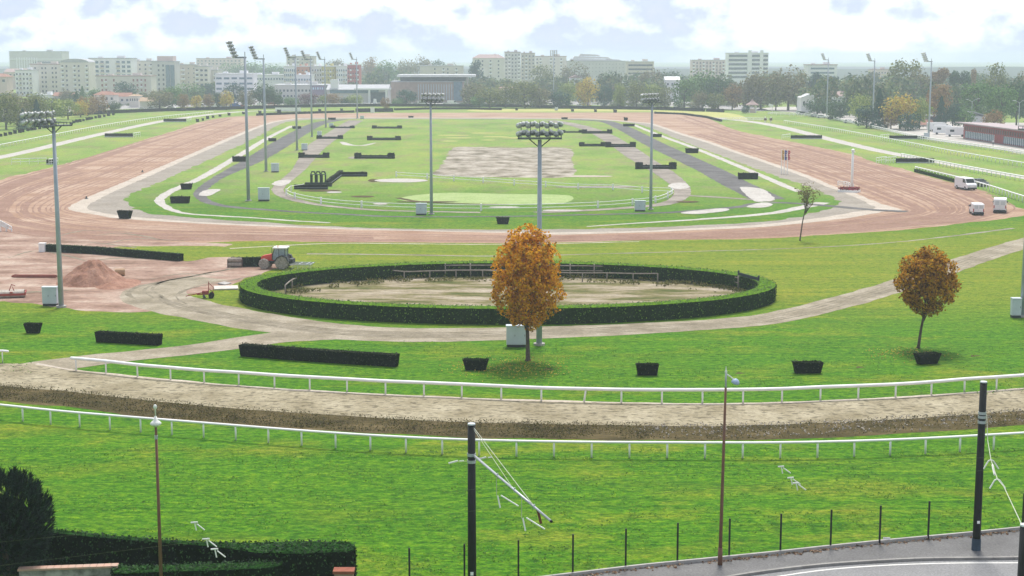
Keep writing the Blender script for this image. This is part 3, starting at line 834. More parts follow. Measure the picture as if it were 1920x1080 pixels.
for _ in range(900):
    u = rg.uniform(.62, 1); v = rg.random() ** 1.6
    a = top[min(len(top) - 1, int(u * len(top)))]; b = bot[min(len(bot) - 1, int(u * len(bot)))]
    p = a.lerp(b, v * .8)
    s_ = rg.uniform(.03, .14)
    p = p + Vector((rg.uniform(-.5, .5), rg.uniform(-.2, .2), 0))
    rb.box(p + Vector((0, 0, s_ * .3)), (s_, s_ * rg.uniform(.6, 1), s_ * .7), rg.random() * 3, .7, rg.uniform(-.4, .4))
tag(rb.build("rubble", mat("rubble_stone", (0.46, 0.42, 0.36), (0.3, 0.26, 0.21), 3)), "pale rubble and clods strewn along the right half of the bank", None, None, "stuff")
# grass tufts in the near lawn
gt = MB()
def on_street(p):
    q = [G(x, y) for x, y in PV_TOP]
    for a, b in zip(q, q[1:]):
        if a.x <= p.x <= b.x:
            return p.y < a.y + (b.y - a.y) * (p.x - a.x) / (b.x - a.x) + .25
    return False
tufts = leaf_mat("turf_blades", [(0.035, 0.13, 0.003), (0.06, 0.18, 0.004), (0.10, 0.23, 0.006), (0.17, 0.28, 0.012)], 0.0, 0.4)
for _ in range(26000):
    y = 840 + 240 * rg.random() ** 1.2
    p = G(rg.uniform(-20, 1940), y)
    if on_street(p): continue
    if noise.noise(p * 0.3) + .5 * noise.noise(p * 1.1) < -0.05: continue
    gt.leaf(p + Vector((0, 0, rg.uniform(.02, .06))), (rg.uniform(-.8, .8), rg.uniform(-.8, .5), 1), rg.uniform(.06, .15), rg)
for _ in range(17000):
    y = 615 + 125 * rg.random()
    x = rg.uniform(-20, 1940)
    p = G(x, y)
    if noise.noise(p * 0.22 + Vector((9, 0, 0))) < 0.0: continue
    # only on the rough lawn between the gravel road and the rail
    if y < 650 + 0.00 * x and not (x > 640 and y > 640): continue
    if y > 700 and x < 900: continue
    if x < 640 and y < 700 and x > 60: continue
    gt.leaf(p + Vector((0, 0, rg.uniform(.02, .08))), (rg.uniform(-.8, .8), rg.uniform(-.8, .5), 1), rg.uniform(.07, .17), rg)
pvp = [G(x, y) for x, y in spline(PV_TOP)]
tag(gt.build("grass_tufts", tufts, fix=False), "short uneven grass tufts across the near lawns", None, None, "stuff")
# ------------------------------------------------------------------ near street furniture
CYLP = {}
def anchor(px, pole_top_px, H):
    """base pixel row of a pole of height H whose top is at the pixel (px, pole_top_px)"""
    d = ray(px, pole_top_px)
    t = (H - CAMH) / d.z
    return Vector((d.x * t, d.y * t, 0))
def catenary_pole(label, top_px, base_px=None, H=8.4):
    b = anchor(top_px[0], top_px[1], H) if base_px is None else G(*base_px)
    if base_px is not None:
        H = P(top_px[0], top_px[1], b.y).z
    t = thing("catenary_pole", label, "tram pole", b, 0, "black tram poles along the street")
    MB().cyl((0, 0, 0), (0, 0, H), 0.205, 0.175, 16).build("pole", BLACK, t, True)
    MB().cyl((0, 0, H), (0, 0, H + .06), 0.18, 0.17, 16).build("cap", LENS, t)
    MB().cyl((0, 0, 0), (0, 0, 0.62), 0.235, 0.225, 16).build("base_sleeve", mat("blue_grey_base", (0.045, 0.075, 0.11), (0.03, 0.05, 0.075)), t)
    return t, b, H
def bands(t, zs):
    for z in zs:
        MB().cyl((0, 0, z - .07), (0, 0, z + .07), 0.205, 0.205, 14).build("clamp_band", STEEL_L, t)
def at_z(px, py, z):
    return G(px, py, z)
t, b, H = catenary_pole("black tram pole in the middle with a long white bracket arm", (884, 796))
za = P(884, 853, b.y).z
bands(t, [za + .02, za - .3])
MB().box((0.0, -.215, P(884, 1073, b.y).z), (.14, .02, .16)).build("number_plate", W_PAINT, t)
tip = at_z(1033, 977, za) - b
root = Vector((0.1, -.1, za))
tip.z = za
MB().tube([root, tip], [.06, .05], 8).build("bracket_arm", STEEL_L, t, True)
MB().cyl(tip, tip + (tip - root).normalized() * .08, .055, .055, 8).build("arm_end_cap", BLACK, t)
WIRE = mat("galvanised_wire", (0.55, 0.58, 0.45), (0.4, 0.42, 0.35), 5, 0.5)
def on_arm(px):
    lo, hi = 0.0, 1.0
    for _ in range(40):
        m_ = (lo + hi) / 2
        q = b + root.lerp(tip, m_)
        fwd = q.y * cp - (q.z - CAMH) * sp
        if 960 + F * q.x / fwd < px: lo = m_
        else: hi = m_
    return root.lerp(tip, lo)
MB().tube([Vector((.1, -.1, H - .12)), on_arm(1003)], .016, 5).build("stay_wire", WIRE, t)
MB().tube([Vector((.1, -.1, H - .2)), on_arm(963)], .012, 5).build("stay_wire", WIRE, t)
INS = mat("insulator_white", (0.82, 0.83, 0.8), (0.7, 0.71, 0.68), 4, 0.35)
REDI = mat("insulator_brown", (0.16, 0.04, 0.025), (0.1, 0.03, 0.02))
for px, ang in ((931, .3), (978, .3)):
    a = on_arm(px)
    MB().tube([a, a + Vector((0.0, 0, -.95))], .014, 5).build("dropper", WIRE, t)
    MB().tube([a + Vector((.05, -.05, -.92)), a + Vector((.16, -.25, -1.42))], .035, 6).build("steady_arm", INS, t)
    MB().tube([a + Vector((.2, -.1, -.9)), a + Vector((.95, -.7, -1.2))], .03, 6).build("steady_arm", INS, t)
a = on_arm(1008)
MB().tube([a + Vector((0, 0, 0)), a + Vector((.14, -.1, -.55))], .06, 6).build("arm_insulator", REDI, t)
for px in (933, 965, 1002):
    MB().cyl(on_arm(px) + Vector((0, 0, -.07)), on_arm(px) + Vector((0, 0, .12)), .05, .03, 6).build("clamp", STEEL_L, t)
for dx, dz, s in ((-.75, -.27, 1), (.55, -.1, 1)):
    MB().tube([Vector((dx - .3, -.1, za + dz - .1)), Vector((dx + .12, -.1, za + dz + .02))], .04, 6).tube([Vector((dx + .2, -.1, za + dz)), Vector((dx + .4, -.1, za + dz + .02))], .03, 6).build("insulator", INS, t)
    MB().tube([Vector((0, -.1, za + dz)), Vector((dx, -.1, za + dz))], .01, 4).build("tie_wire", WIRE, t)
t2, b2, H2 = catenary_pole("black tram pole standing on the pavement, right, with grey clamps near its top", (1841, 717), (1830, 1031))
zz = P(1838, 776, b2.y).z
bands(t2, [zz + .05, zz - .15, P(1837, 791, b2.y).z])
MB().box((0.0, -.215, P(1832, 977, b2.y).z), (.14, .02, .14)).build("number_plate", W_PAINT, t2)
t3, b3, H3 = catenary_pole("nearest black tram pole cut by the right edge of the picture", (1922, 986))
wr = thing("span_wire", "pale span wire with two forked brackets between the right tram poles", "wire", b2)
pa = Vector((.2, -.1, zz)); pe = b3 - b2 + Vector((-.1, 0, H3))
def along(px, py):
    # point of the vertical plane between the two poles under that pixel
    d = ray(px, py); o = Vector((0, 0, CAMH))
    n_ = Vector((pe.y, -pe.x, 0)).normalized()
    s_ = (b2 + pa - o).dot(n_) / d.dot(n_)
    return o + d * s_ - b2
q1, q2 = along(1858, 862), along(1870, 898)
MB().tube([pa, along(1852, 826), q1, along(1864, 880), q2, along(1882, 912), pe], .018, 5).build("wire", WIRE, wr)
for q in (q1, q2):
    mb = MB()
    for s_ in (-1, 1):
        mb.tube([q, q + Vector((s_ * .12, 0, -.06)), q + Vector((s_ * .36, -.1, -.42))], .032, 6)
    mb.build("forked_bracket", INS, wr)
MB().tube([along(1861, 872), along(1865, 890)], .05, 6).build("insulator", INS, wr)
# two overhead wires along the tramway with their hanging fittings
def overhead(label, pts, z, fits):
    w0 = G(pts[0][0], pts[0][1], z)
    t = thing("overhead_wire", label, "wire", Vector((w0.x, w0.y, 0)), 0, "overhead tram wires")
    o = Vector((w0.x, w0.y, 0))
    MB().tube([G(x, y, z) - o for x, y in pts], .004, 4).build("wire", mat("dull_wire", (0.10, 0.14, 0.06), (0.08, 0.11, 0.05)), t)
    for x, y in fits:
        q = G(x, y, z) - o
        mb = MB()
        mb.tube([q + Vector((-.18, 0, .0)), q + Vector((.10, 0, .02))], .034, 6)
        mb.tube([q + Vector((-.02, 0, -.02)), q + Vector((.04, -.02, -.32))], .026, 6)
        mb.tube([q + Vector((.06, 0, -.05)), q + Vector((.40, -.1, -.28))], .024, 6)
        mb.build("hanging_bracket", INS, t)
overhead("thin overhead wire with white brackets, the farther of the two tram wires", [(-200, 1035), (368, 982), (931, 912), (1465, 876), (2100, 846)], 6.1, [(366, 980), (1466, 875)])
overhead("thin overhead wire with white brackets, the nearer of the two tram wires", [(-200, 1085), (398, 1012), (978, 948), (1494, 902), (2100, 868)], 6.1, [(388, 1011), (404, 1030), (1484, 896), (1494, 906)])
# lamp posts
def lamp_left():
    b = anchor(291, 766, 9.9)
    t = thing("lamp_post", "thin brown lamp post with a white lantern, left foreground", "lamp post", b)
    zl = P(291, 800, b.y).z
    MB().cyl((0, 0, 0), (0, 0, 1.2), .11, .10, 10).build("base", RUST, t, True)
    MB().cyl((0, 0, 1.2), (0, 0, zl), .085, .055, 10).build("pole", RUST, t, True)
    MB().lathe((0, 0, zl), [(.06, -.02), (.12, .03), (.24, .10), (.245, .16), (.17, .24), (.09, .30), (.05, .46)], 14).build("lantern", INS, t, True)
    MB().lathe((0, 0, zl + .46), [(.03, 0), (.03, .32), (.075, .36), (.085, .42), (.06, .5), (.02, .53)], 10).build("finial", INS, t, True)
    MB().cyl((0, 0, zl - .55), (0, 0, zl - .38), .075, .075, 10).build("collar", STEEL_L, t)
lamp_left()
b = G(1350, 1059)
t = thing("lamp_post", "tall rust brown lamp post with an angled blue grey head, by the pavement", "lamp post", b)
zt = P(1354, 690, b.y).z
zs = P(1353, 727, b.y).z
MB().cyl((0, 0, 0), (0, 0, .9), .125, .115, 10).build("base", RUST, t, True)
MB().cyl((0, 0, .9), (0.1, 0, zs), .095, .06, 10).build("pole", RUST, t, True)
MB().cyl((0.1, 0, zs), (0.1, 0, zt - .25), .05, .045, 8).build("upper_pole", STEEL_L, t, True)
MB().lathe((0.1, 0, zt - .25), [(.05, 0), (.06, .08), (.03, .16), (.015, .32)], 8).build("finial", INS, t)
MB().tube([(0.1, 0, zt - .28), (.32, -.05, zt - .42), (.47, -.1, zt - .56)], .03, 6).build("arm", INS, t)
ml = MB().lathe((0, 0, 0), [(.03, .16), (.10, .13), (.19, .04), (.215, -.03), (.19, -.1), (.08, -.14)][::-1], 14)
o = ml.build("lamp_head", mat("lamp_shell", (0.36, 0.46, 0.62), (0.3, 0.4, 0.55), 2, 0.3), t, True)
o.location = (.56, -.12, zt - .66); o.rotation_euler = (0, R(18), 0)
# fence of black posts
FP = [(768, 1106), (871, 1098), (972, 1090), (1074, 1078), (1173, 1066.5), (1270, 1055), (1367, 1046), (1463, 1036.5), (1557, 1028), (1649, 1020), (1740, 1011), (1829, 1003), (1917, 995), (2000, 988)]
o0 = G(*FP[0])
t = thing("wire_fence", "fence of slim black posts and fine wire edging the near lawn", "fence", o0)
pm = MB().box((0, 0, 1.03), (.085, .085, 2.06)).mesh("post", BLACK)
for x, y in FP:
    inst("post", pm, t, G(x, y) - o0)
for z in (.5, 1.0, 1.5, 1.95):
    MB().tube([G(x, y) - o0 + Vector((0, 0, z)) for x, y in FP], .0022, 4).build("wire", BLACK, t)
p = G(1662, 1019)
sg = thing("fence_plate", "small white plate hung low on the black wire fence", "sign", p)
MB().box((0, 0, .27), (.36, .02, .12)).build("plate", W_PAINT, sg)
MB().cyl((-.12, .03, .32), (-.12, -.02, .32), .015, .015, 6).build("hook", STEEL_L, sg)
ed = [G(x, y) for x, y in spline(PV_TOP)]
er = resample(ed, 1.0)
mb = MB()
for a, b_ in zip(er, er[1:]):
    d = b_ - a
    mb.box((a + b_) / 2 + Vector((0, .08, .08)), (d.length - .01, .14, .2), math.atan2(d.y, d.x))
tag(mb.build("edging_wall", CONC), "low concrete edging between lawn and pavement", "edging")
lf = MB(); rg = random.Random(21)
for i in range(1700):
    a = er[rg.randrange(len(er) - 1)]
    p = a + Vector((rg.uniform(-.5, .5), -abs(rg.gauss(.05, .14)) - .02, rg.uniform(.02, .08)))
    if rg.random() > .55 + .8 * noise.noise(p * .5): continue
    lf.leaf(p, (rg.uniform(-.6, .6), rg.uniform(-.9, .3), 1), rg.uniform(.07, .17), rg)
tag(lf.build("leaf_litter", leaf_mat("litter_leaves", [(0.05, 0.03, 0.015), (0.16, 0.07, 0.03), (0.3, 0.2, 0.12), (0.4, 0.35, 0.28)], 0.1), fix=False), "fallen brown leaves gathered against the pavement edging", None, None, "stuff")
# ------------------------------------------------------------------ dark garden in the lower left corner
def top_hedge(name, label, px, z, dens=95, leaf=.11, m=None):
    pts = [G(x, y, z) for x, y in px]
    o0 = Vector((pts[0].x, pts[0].y, 0))
    pts = resample(pts, .5, True)[:-1]
    rg = random.Random(int(px[0][0]) + 4)
    poly = [(p.x - o0.x, p.y - o0.y) for p in pts]
    core = MB().prism([(x, y) for x, y in poly], 0, z - .06)
    nc = len(core.f)
    lv = MB()
    from mathutils.geometry import intersect_point_tri_2d
    tri = tessellate_polygon([[Vector((x, y, 0)) for x, y in poly]])
    for t_ in tri:
        A, B, Cc = (Vector((poly[i][0], poly[i][1], z)) for i in t_)
        ar = (B - A).cross(Cc - A).length / 2
        for _ in range(int(ar * dens + rg.random())):
            u, v = rg.random(), rg.random()
            if u + v > 1: u, v = 1 - u, 1 - v
            p = A + (B - A) * u + (Cc - A) * v
            lv.leaf(p + Vector((0, 0, rg.uniform(-.08, .08) + .06 * noise.noise(p * 1.5))), (rg.uniform(-.9, .9), rg.uniform(-.9, .9), .9), leaf * rg.uniform(.6, 1.5), rg)
    n = len(poly)
    for i in range(n):
        a = Vector((*poly[i], 0)); b_ = Vector((*poly[(i + 1) % n], 0))
        d = b_ - a
        for _ in range(int(d.length * z * dens * .8)):
            p = a + d * rg.random() + Vector((0, 0, rg.uniform(0, z)))
            nn = Vector((d.y, -d.x, 0)).normalized() * rg.choice([1, -1])
            lv.leaf(p + Vector((rg.uniform(-.06, .06), rg.uniform(-.06, .06), 0)), nn + Vector((rg.uniform(-.8, .8), rg.uniform(-.8, .8), rg.uniform(-.8, .4))), leaf * rg.uniform(.6, 1.5), rg)
    mb = MB(); mb.add(core.v, core.f); mb.add(lv.v, lv.f)
    me = mb.mesh(name, m or L_CYP, fix=False)
    me.materials.append(mat("cypress_lit_top_core", (0.025, 0.075, 0.016), (0.008, 0.03, 0.006), 5.0, .9, bump=.5)); me.materials.append(CORE)
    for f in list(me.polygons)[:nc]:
        f.material_index = 1 if abs(f.normal.z) > .5 else 2  # core colour carries the light: green lit top, dark shaded sides
    o = bpy.data.objects.new(name, me); C.objects.link(o); o.location = o0
    return tag(o, label, "hedge")
top_hedge("garden_hedge", "tall black green hedge at the edge of the lawn, lower left corner", [(-60, 978), (60, 985), (180, 999), (300, 1009), (400, 1014), (480, 1015), (560, 1012), (655, 1014), (669, 1020), (662, 1031), (560, 1036), (480, 1034), (400, 1022), (300, 1015), (180, 1005), (60, 993), (-60, 990)], 2.3)
top_hedge("garden_hedge", "nearer clipped hedge with a green top beside the stone wall, lower left", [(205, 1060), (300, 1057), (400, 1054), (480, 1051), (528, 1052), (534, 1057), (500, 1063), (400, 1067), (300, 1070), (215, 1074)], 2.0)
wa, wb = G(34, 1067, 2.05), G(222, 1060, 2.05)
t = thing("garden_wall", "low grey rendered wall with a terracotta coping, bottom left corner", "wall", (wa.x, wa.y, 0), math.atan2((wb - wa).y, (wb - wa).x))
Lw = (wb - wa).length
MB().box((Lw / 2, 0, 1.0), (Lw - .1, .22, 2.0)).build("wall", mat("stained_render", (0.42, 0.41, 0.38), (0.10, 0.10, 0.09), 1.6, .9, bump=.3, detail=6), t)
cpm = MB()
for i in range(14):
    cpm.box((Lw * (i + .5) / 14, 0, 2.05), (Lw / 14 - .015, .42, .09))
cpm.build("coping", mat("terracotta_coping", (0.50, 0.30, 0.22), (0.40, 0.30, 0.24), 2.5), t)
pb = G(645, 1070, 1.9)
t = thing("brick_pillar", "red brick pillar with a flat cap at the bottom edge", "pillar", (pb.x, pb.y, 0))
brick = mat("red_brick", (0.30, 0.10, 0.06), (0.2, 0.065, 0.04), 3.0, .9)
MB().box((0, 0, .92), (.84, .5, 1.84)).build("shaft", mat("pale_brick", (0.36, 0.24, 0.19), (0.26, 0.16, 0.12), 3), t)
MB().box((0, 0, 1.9), (.96, .62, .13)).build("cap", brick, t)
# the dark pine
pb = G(12, 1128)
t = thing("pine_tree", "dark round headed pine rising in the lower left corner", "tree", pb)
MB().tube([(0, 0, 0), (.1, 0, 1.6), (-.05, .1, 3.4), (0, 0, 5.2)], [.2, .16, .1, .04], 8).build("trunk", mat("pine_bark", (0.08, 0.055, 0.04), (0.05, 0.035, 0.025), 4), t)
ndl = MB(); rg = random.Random(31)
L_PINE = leaf_mat("pine_needles", [(0.004, 0.010, 0.005), (0.008, 0.020, 0.010), (0.018, 0.045, 0.024), (0.03, 0.07, 0.04)], 0.05, 1.5)
for i in range(1100):
    th = rg.uniform(0, 6.28); ph_ = math.acos(rg.uniform(-.75, 1))
    rr = rg.uniform(.72, 1.0)
    c = Vector((2.1 * math.sin(ph_) * math.cos(th), 2.1 * math.sin(ph_) * math.sin(th), 2.35 * math.cos(ph_))) * rr + Vector((0.1, 0, 3.85))
    ax = (c - Vector((0, 0, 3.0))).normalized() + Vector((0, 0, .55))
    ax.normalize()
    for k in range(26):
        d = (ax + Vector((rg.gauss(0, .45), rg.gauss(0, .45), rg.gauss(0, .45)))).normalized()
        s_ = rg.uniform(.16, .34)
        u = d.orthogonal().normalized() * .022
        base = c + ax * rg.uniform(-.15, .2)
        ndl.add([base - u, base + u, base + d * s_], [(0, 1, 2)])
for i in range(500):
    th = rg.uniform(0, 6.28); z = rg.uniform(.1, 2.4); r_ = rg.uniform(1.1, 2.0)
    c = Vector((r_ * math.cos(th), r_ * math.sin(th), z))
    for k in range(8):
        d = Vector((rg.gauss(0, 1), rg.gauss(0, 1), rg.gauss(.3, 1))).normalized()
        u = d.orthogonal().normalized() * .03
        ndl.add([c - u, c + u, c + d * rg.uniform(.2, .4)], [(0, 1, 2)])
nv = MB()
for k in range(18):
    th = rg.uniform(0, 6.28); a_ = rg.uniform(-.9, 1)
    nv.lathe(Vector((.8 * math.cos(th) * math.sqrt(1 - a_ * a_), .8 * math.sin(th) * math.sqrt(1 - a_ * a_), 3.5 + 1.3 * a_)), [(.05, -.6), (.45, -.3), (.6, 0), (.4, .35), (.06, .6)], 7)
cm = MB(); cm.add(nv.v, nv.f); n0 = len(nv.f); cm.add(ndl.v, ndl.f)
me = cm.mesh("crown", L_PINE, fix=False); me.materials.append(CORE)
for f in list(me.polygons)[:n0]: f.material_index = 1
o = bpy.data.objects.new("crown", me); C.objects.link(o); o.parent = t
# ------------------------------------------------------------------ three lawn trees
BARK = mat("tree_bark", (0.11, 0.085, 0.06), (0.06, 0.045, 0.035), 5, .9)
def leafy_tree(label, base, ty, wpx, crown_by, lean, cols, nleaf, lsize, shape, seed, trunk_r, mname, gap=0.0):
    rg = random.Random(seed)
    b = G(*base)
    k = mpp(base[1])
    H = P(base[0], ty, b.y).z
    zb = P(base[0], crown_by, b.y).z
    rad = wpx * k / 2
    t = thing("lawn_tree", label, "tree", b)
    cz = (zb + H) / 2; hz_ = (H - zb) / 2
    tb = MB()
    top = Vector((lean * k, 0, zb + hz_ * 1.2))
    tb.tube([(0, 0, 0), (0, 0, .15), Vector((lean * k * .3, 0, zb * .6)), Vector((lean * k * .7, 0, zb + .2)), top], [trunk_r * 1.5, trunk_r, trunk_r * .8, trunk_r * .7, trunk_r * .12], 9)
    lobes = []
    for i in range(15):
        a = rg.uniform(0, 6.28); zz_ = rg.uniform(-.85, .85)
        r_ = rad * .62 * math.sqrt(max(0, 1 - zz_ ** 2)) * rg.uniform(.6, 1.05)
        c = Vector((lean * k + r_ * math.cos(a), r_ * math.sin(a), cz + zz_ * hz_ * .75))
        lobes.append(c)
        st_ = Vector((lean * k * .7, 0, max(zb * .85, c.z - hz_ * .9)))
        tb.tube([st_, st_.lerp(c, .5) + Vector((0, 0, .1)), c], [trunk_r * .38, trunk_r * .22, .012], 5)
    tb.build("trunk", BARK, t, True)
    lv = MB(); made = 0
    while made < nleaf:
        a = rg.uniform(0, 6.28); ph_ = math.acos(rg.uniform(-1, 1)); rr = rg.random() ** .42
        u = Vector((math.sin(ph_) * math.cos(a), math.sin(ph_) * math.sin(a), math.cos(ph_)))
        prof = shape(u.z)
        edge = 1 + .30 * noise.noise(u * 2.4 + Vector((seed, 0, 0))) + .16 * noise.noise(u * 6 + Vector((seed, 3, 0)))
        p = Vector((lean * k + u.x * rad * rr * edge * prof, u.y * rad * rr * edge * prof, cz + u.z * hz_ * rr * (1 + .10 * noise.noise(u * 3))))
        if noise.noise(p * 1.25 + Vector((seed * 3, 0, 0))) < gap - .06: continue
        d = (u * .8 + Vector((rg.gauss(0, .6), rg.gauss(0, .6), rg.gauss(.2, .6)))).normalized()
        lv.leaf(p, d, lsize * rg.uniform(.6, 1.4), rg)
        made += 1
    lv.build("crown", leaf_mat(mname, cols, 0.42, 0.9, 0.7), t, fix=False)
    return t
egg = lambda z: 1.0 if z < 0.1 else 1.0 - .12 * z
ORA = [(0.20, 0.09, 0.008), (0.70, 0.29, 0.008), (0.92, 0.42, 0.010), (0.95, 0.52, 0.02), (0.74, 0.46, 0.04)]
leafy_tree("tall egg shaped orange autumn tree standing mid lawn before the paddock", (990, 676), 422, 134, 618, -2, ORA, 19000, .22, egg, 2, .2, "orange_leaves")
leafy_tree("smaller rounded orange autumn tree on the right lawn above a flared hedge", (1722, 653), 461, 116, 592, 12, [(0.08, 0.045, 0.010), (0.34, 0.155, 0.010), (0.60, 0.28, 0.010), (0.82, 0.42, 0.02), (0.54, 0.36, 0.04)], 13500, .215, egg, 5, .14, "dull_orange_leaves")
leafy_tree("slim young tree with a thin pale green crown at the edge of the sand track", (1500, 451), 341, 56, 392, 13, [(0.13, 0.12, 0.05), (0.22, 0.20, 0.08), (0.32, 0.26, 0.12)], 620, .22, lambda z: .75 + .4 * z, 9, .10, "pale_thin_leaves", .02)
fl_ = MB(); rg = random.Random(77)
for cx, cy, n_, sx, sy in ((985, 690, 700, 95, 22), (1700, 662, 300, 75, 14), (880, 690, 150, 60, 18)):
    for _ in range(n_):
        p = G(rg.gauss(cx, sx / 2), rg.gauss(cy, sy / 2))
        fl_.leaf(p + Vector((0, 0, .05)), (rg.uniform(-.4, .4), rg.uniform(-.9, .2), 1), rg.uniform(.08, .16), rg)
tag(fl_.build("fallen_leaves", leaf_mat("fallen_leaf_colours", [(0.2, 0.12, 0.03), (0.45, 0.33, 0.04), (0.55, 0.42, 0.06)], .1), fix=False), "yellow leaves fallen on the grass under the orange trees", None, None, "stuff")
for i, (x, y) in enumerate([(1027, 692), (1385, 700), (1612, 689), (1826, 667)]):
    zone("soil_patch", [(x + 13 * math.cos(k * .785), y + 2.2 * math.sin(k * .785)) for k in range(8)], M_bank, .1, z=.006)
# ------------------------------------------------------------------ floodlights
def lamp_meshes():
    h = MB().lathe((0, 0, 0), [(.08, -.28), (.15, -.23), (.23, -.05), (.255, .07), (.255, .12), (.22, .12)], 12)
    h.box((0, 0, -.42), (.22, .22, .2))
    hm_ = h.mesh("lamp", mat("lamp_housing", (0.68, 0.69, 0.68), (0.34, 0.36, 0.36), 3, .4, .1), True)
    lm_ = MB().lathe((0, 0, .10), [(.22, 0), (.17, .05), (.05, .07)], 12).mesh("lens", LENS, True)
    return hm_, lm_
LAMP_H, LAMP_L = lamp_meshes()
DARKST = mat("dark_steel", (0.16, 0.18, 0.20), (0.11, 0.125, 0.14), 2, .5, .3)
def add_lamp(t, loc, rot):
    a = inst("lamp", LAMP_H, t, loc, rot)
    inst("lens", LAMP_L, a)
def pole_part(t, H, r0, r1):
    MB().cyl((0, 0, 0), (0, 0, .18), r0 * 1.9, r0 * 1.9, 12).build("base_plate", CONC, t)
    MB().cyl((0, 0, .15), (0, 0, H), r0, r1, 12).build("pole", STEEL, t, True)
def flood_short(label, base, ty, rz, off=0.0, group="short floodlights with a wide lamp rack"):
    b = G(*base)
    H = P(base[0], ty, b.y).z
    t = thing("floodlight", label, "floodlight", b, rz, group)
    pole_part(t, H, .27, .17)
    pl = MB()
    pl.box((0, 0, H + .12), (3.8, .9, .14)).box((0, -.45, H + .4), (3.8, .04, .04)).box((0, .45, H + .4), (3.8, .04, .04))
    for x in (-1.85, -.9, 0, .9, 1.85):
        pl.box((x, -.45, H + .28), (.05, .05, .3)).box((x, .45, H + .28), (.05, .05, .3))
    pl.tube([(-.9, 0, H + .05), (0, 0, H - .7), (.9, 0, H + .05)], .06, 6)
    pl.build("platform", DARKST, t)
    fr = MB()
    for x in (-1.6 + off, -.8 + off, 0 + off, .8 + off, 1.6 + off):
        fr.tube([(x, .3, H + .2), (x, .55, H + 1.55)], .04, 6)
    fr.tube([(-1.9 + off, .35, H + .5), (1.9 + off, .35, H + .5)], .04, 6).tube([(-1.9 + off, .5, H + 1.2), (1.9 + off, .5, H + 1.2)], .04, 6)
    fr.build("lamp_rack", DARKST, t)
    for j, z in enumerate((.48, 1.2)):
        for i in range(5):
            for dx in (-.2, .2):
                add_lamp(t, (-1.6 + .8 * i + dx + off, .45 + .12 * j + (.22 if dx > 0 else 0), H + z + (.1 if dx > 0 else 0)), (R(-112), 0, R((i - 2) * -16 + dx * 60)))
    return t
flood_short("near left floodlight pole with a slanted lamp rack, beside the red yard", (115, 576), 238, R(50), -1.3)
flood_short("floodlight pole with a wide lamp rack right behind the tall orange tree", (1011, 647), 262, 0)
flood_short("floodlight pole standing alone on the near edge of the infield, left of the centre", (809, 402), 193, R(-25))
flood_short("floodlight pole at the right end of the infield beside a white cabinet", (1220, 393), 193, R(38))
flood_short("floodlight pole cut by the right edge of the picture", (1917, 594), 246, R(-82), 1.2)
def flood_tall(label, base, ty=108, rz=0.0):
    b = G(*base)
    H = P(base[0], ty, b.y).z
    t = thing("floodlight", label, "floodlight", b, rz, "tall floodlights with a leaning lamp ladder")
    pole_part(t, H, .31, .2)
    ar = MB().box((-.75, 0, H - .05), (2.0, .3, .22)).tube([(0, 0, H), (0, 0, H + .9)], .06, 6)
    ar.build("arm", DARKST, t)
    fr = MB()
    for y in (-1.6, 0, 1.6):
        fr.tube([(-1.6, y, H), (-2.55, y, H + 2.5)], .07, 6)
    for k in range(5):
        fr.tube([(-1.6 - .24 * k, -1.8, H + .62 * k), (-1.6 - .24 * k, 1.8, H + .62 * k)], .05, 6)
    fr.build("lamp_ladder", DARKST, t)
    for k in range(5):
        for y in (-1.5, -.5, .5, 1.5):
            add_lamp(t, (-1.85 - .24 * k, y, H + .1 + .58 * k), (0, R(-118), 0))
    return t
for lab, bs, ty in (("tall floodlight pole nearest on the left straight, highest above the skyline", (466, 377), 107), ("tall floodlight pole second from the front on the left straight", (499, 322), 110), ("tall floodlight pole third from the front on the left straight, before the white grid block", (557, 282), 108),
                    ("tall floodlight pole fourth from the front on the left straight", (585, 257), 111), ("tall floodlight pole fifth from the front on the left straight, left of the red block", (611, 239), 111), ("tall floodlight pole last on the left straight, standing at the far bend", (670, 222), 111),
                    ("tall floodlight pole on the right beyond the turf, in front of the round dark tree", (1550, 221), 112), ("tall floodlight pole on the right in front of the dark conifer", (1636, 237), 114), ("tall floodlight pole on the right beside the white camper vans", (1741, 259), 115)):
    flood_tall(lab, bs, ty)
flood_tall("tall floodlight pole far behind the middle of the track, lamps seen face on", (1038, 203), 104, R(-90))
# ------------------------------------------------------------------ white cabinets
def cabinet(label, px, py, wpx, hpx, doors=2):
    b = G(px, py)
    k = mpp(py)
    w_, h_ = wpx * k, hpx * k
    t = thing("electrical_cabinet", label, "cabinet", b, 0, "pale electrical cabinets at the floodlights")
    MB().box((0, 0, h_ * .06), (w_ * .94, .62, h_ * .12)).build("plinth", DKBASE, t)
    MB().box((0, 0, h_ * .54), (w_, .7, h_ * .84)).build("body", CABM, t, bevel=.02)
    MB().box((0, 0, h_ * .98), (w_ * 1.05, .8, h_ * .05)).build("lid", CABM, t)
    for i in range(doors):
        x = (i - (doors - 1) / 2) * w_ / doors
        d = MB().box((x, -.362, h_ * .55), (w_ / doors - .05, .025, h_ * .76)).build("door", CABM, t)
        MB().box((x + w_ / doors * .36, -.39, h_ * .55), (.04, .03, .16)).build("handle", DARKST, d)
cabinet("pale blue cabinet beside the near left floodlight pole", 95, 573, 27, 36)
cabinet("large pale cabinet half hidden behind the orange tree trunk", 968, 650, 37, 41)
cabinet("narrow pale cabinet at the right edge by the cut off floodlight", 1904, 595, 17, 37, 1)
cabinet("white cabinet at the foot of the floodlight left of centre on the infield", 790, 403, 20, 22)
cabinet("white cabinet at the foot of the right infield floodlight", 1200, 396, 20, 20)
cabinet("white cabinet with dark spots near the nearest tall floodlight", 495, 377, 21, 25)
cabinet("white cabinet by the second tall floodlight on the left", 516, 323, 14, 17)
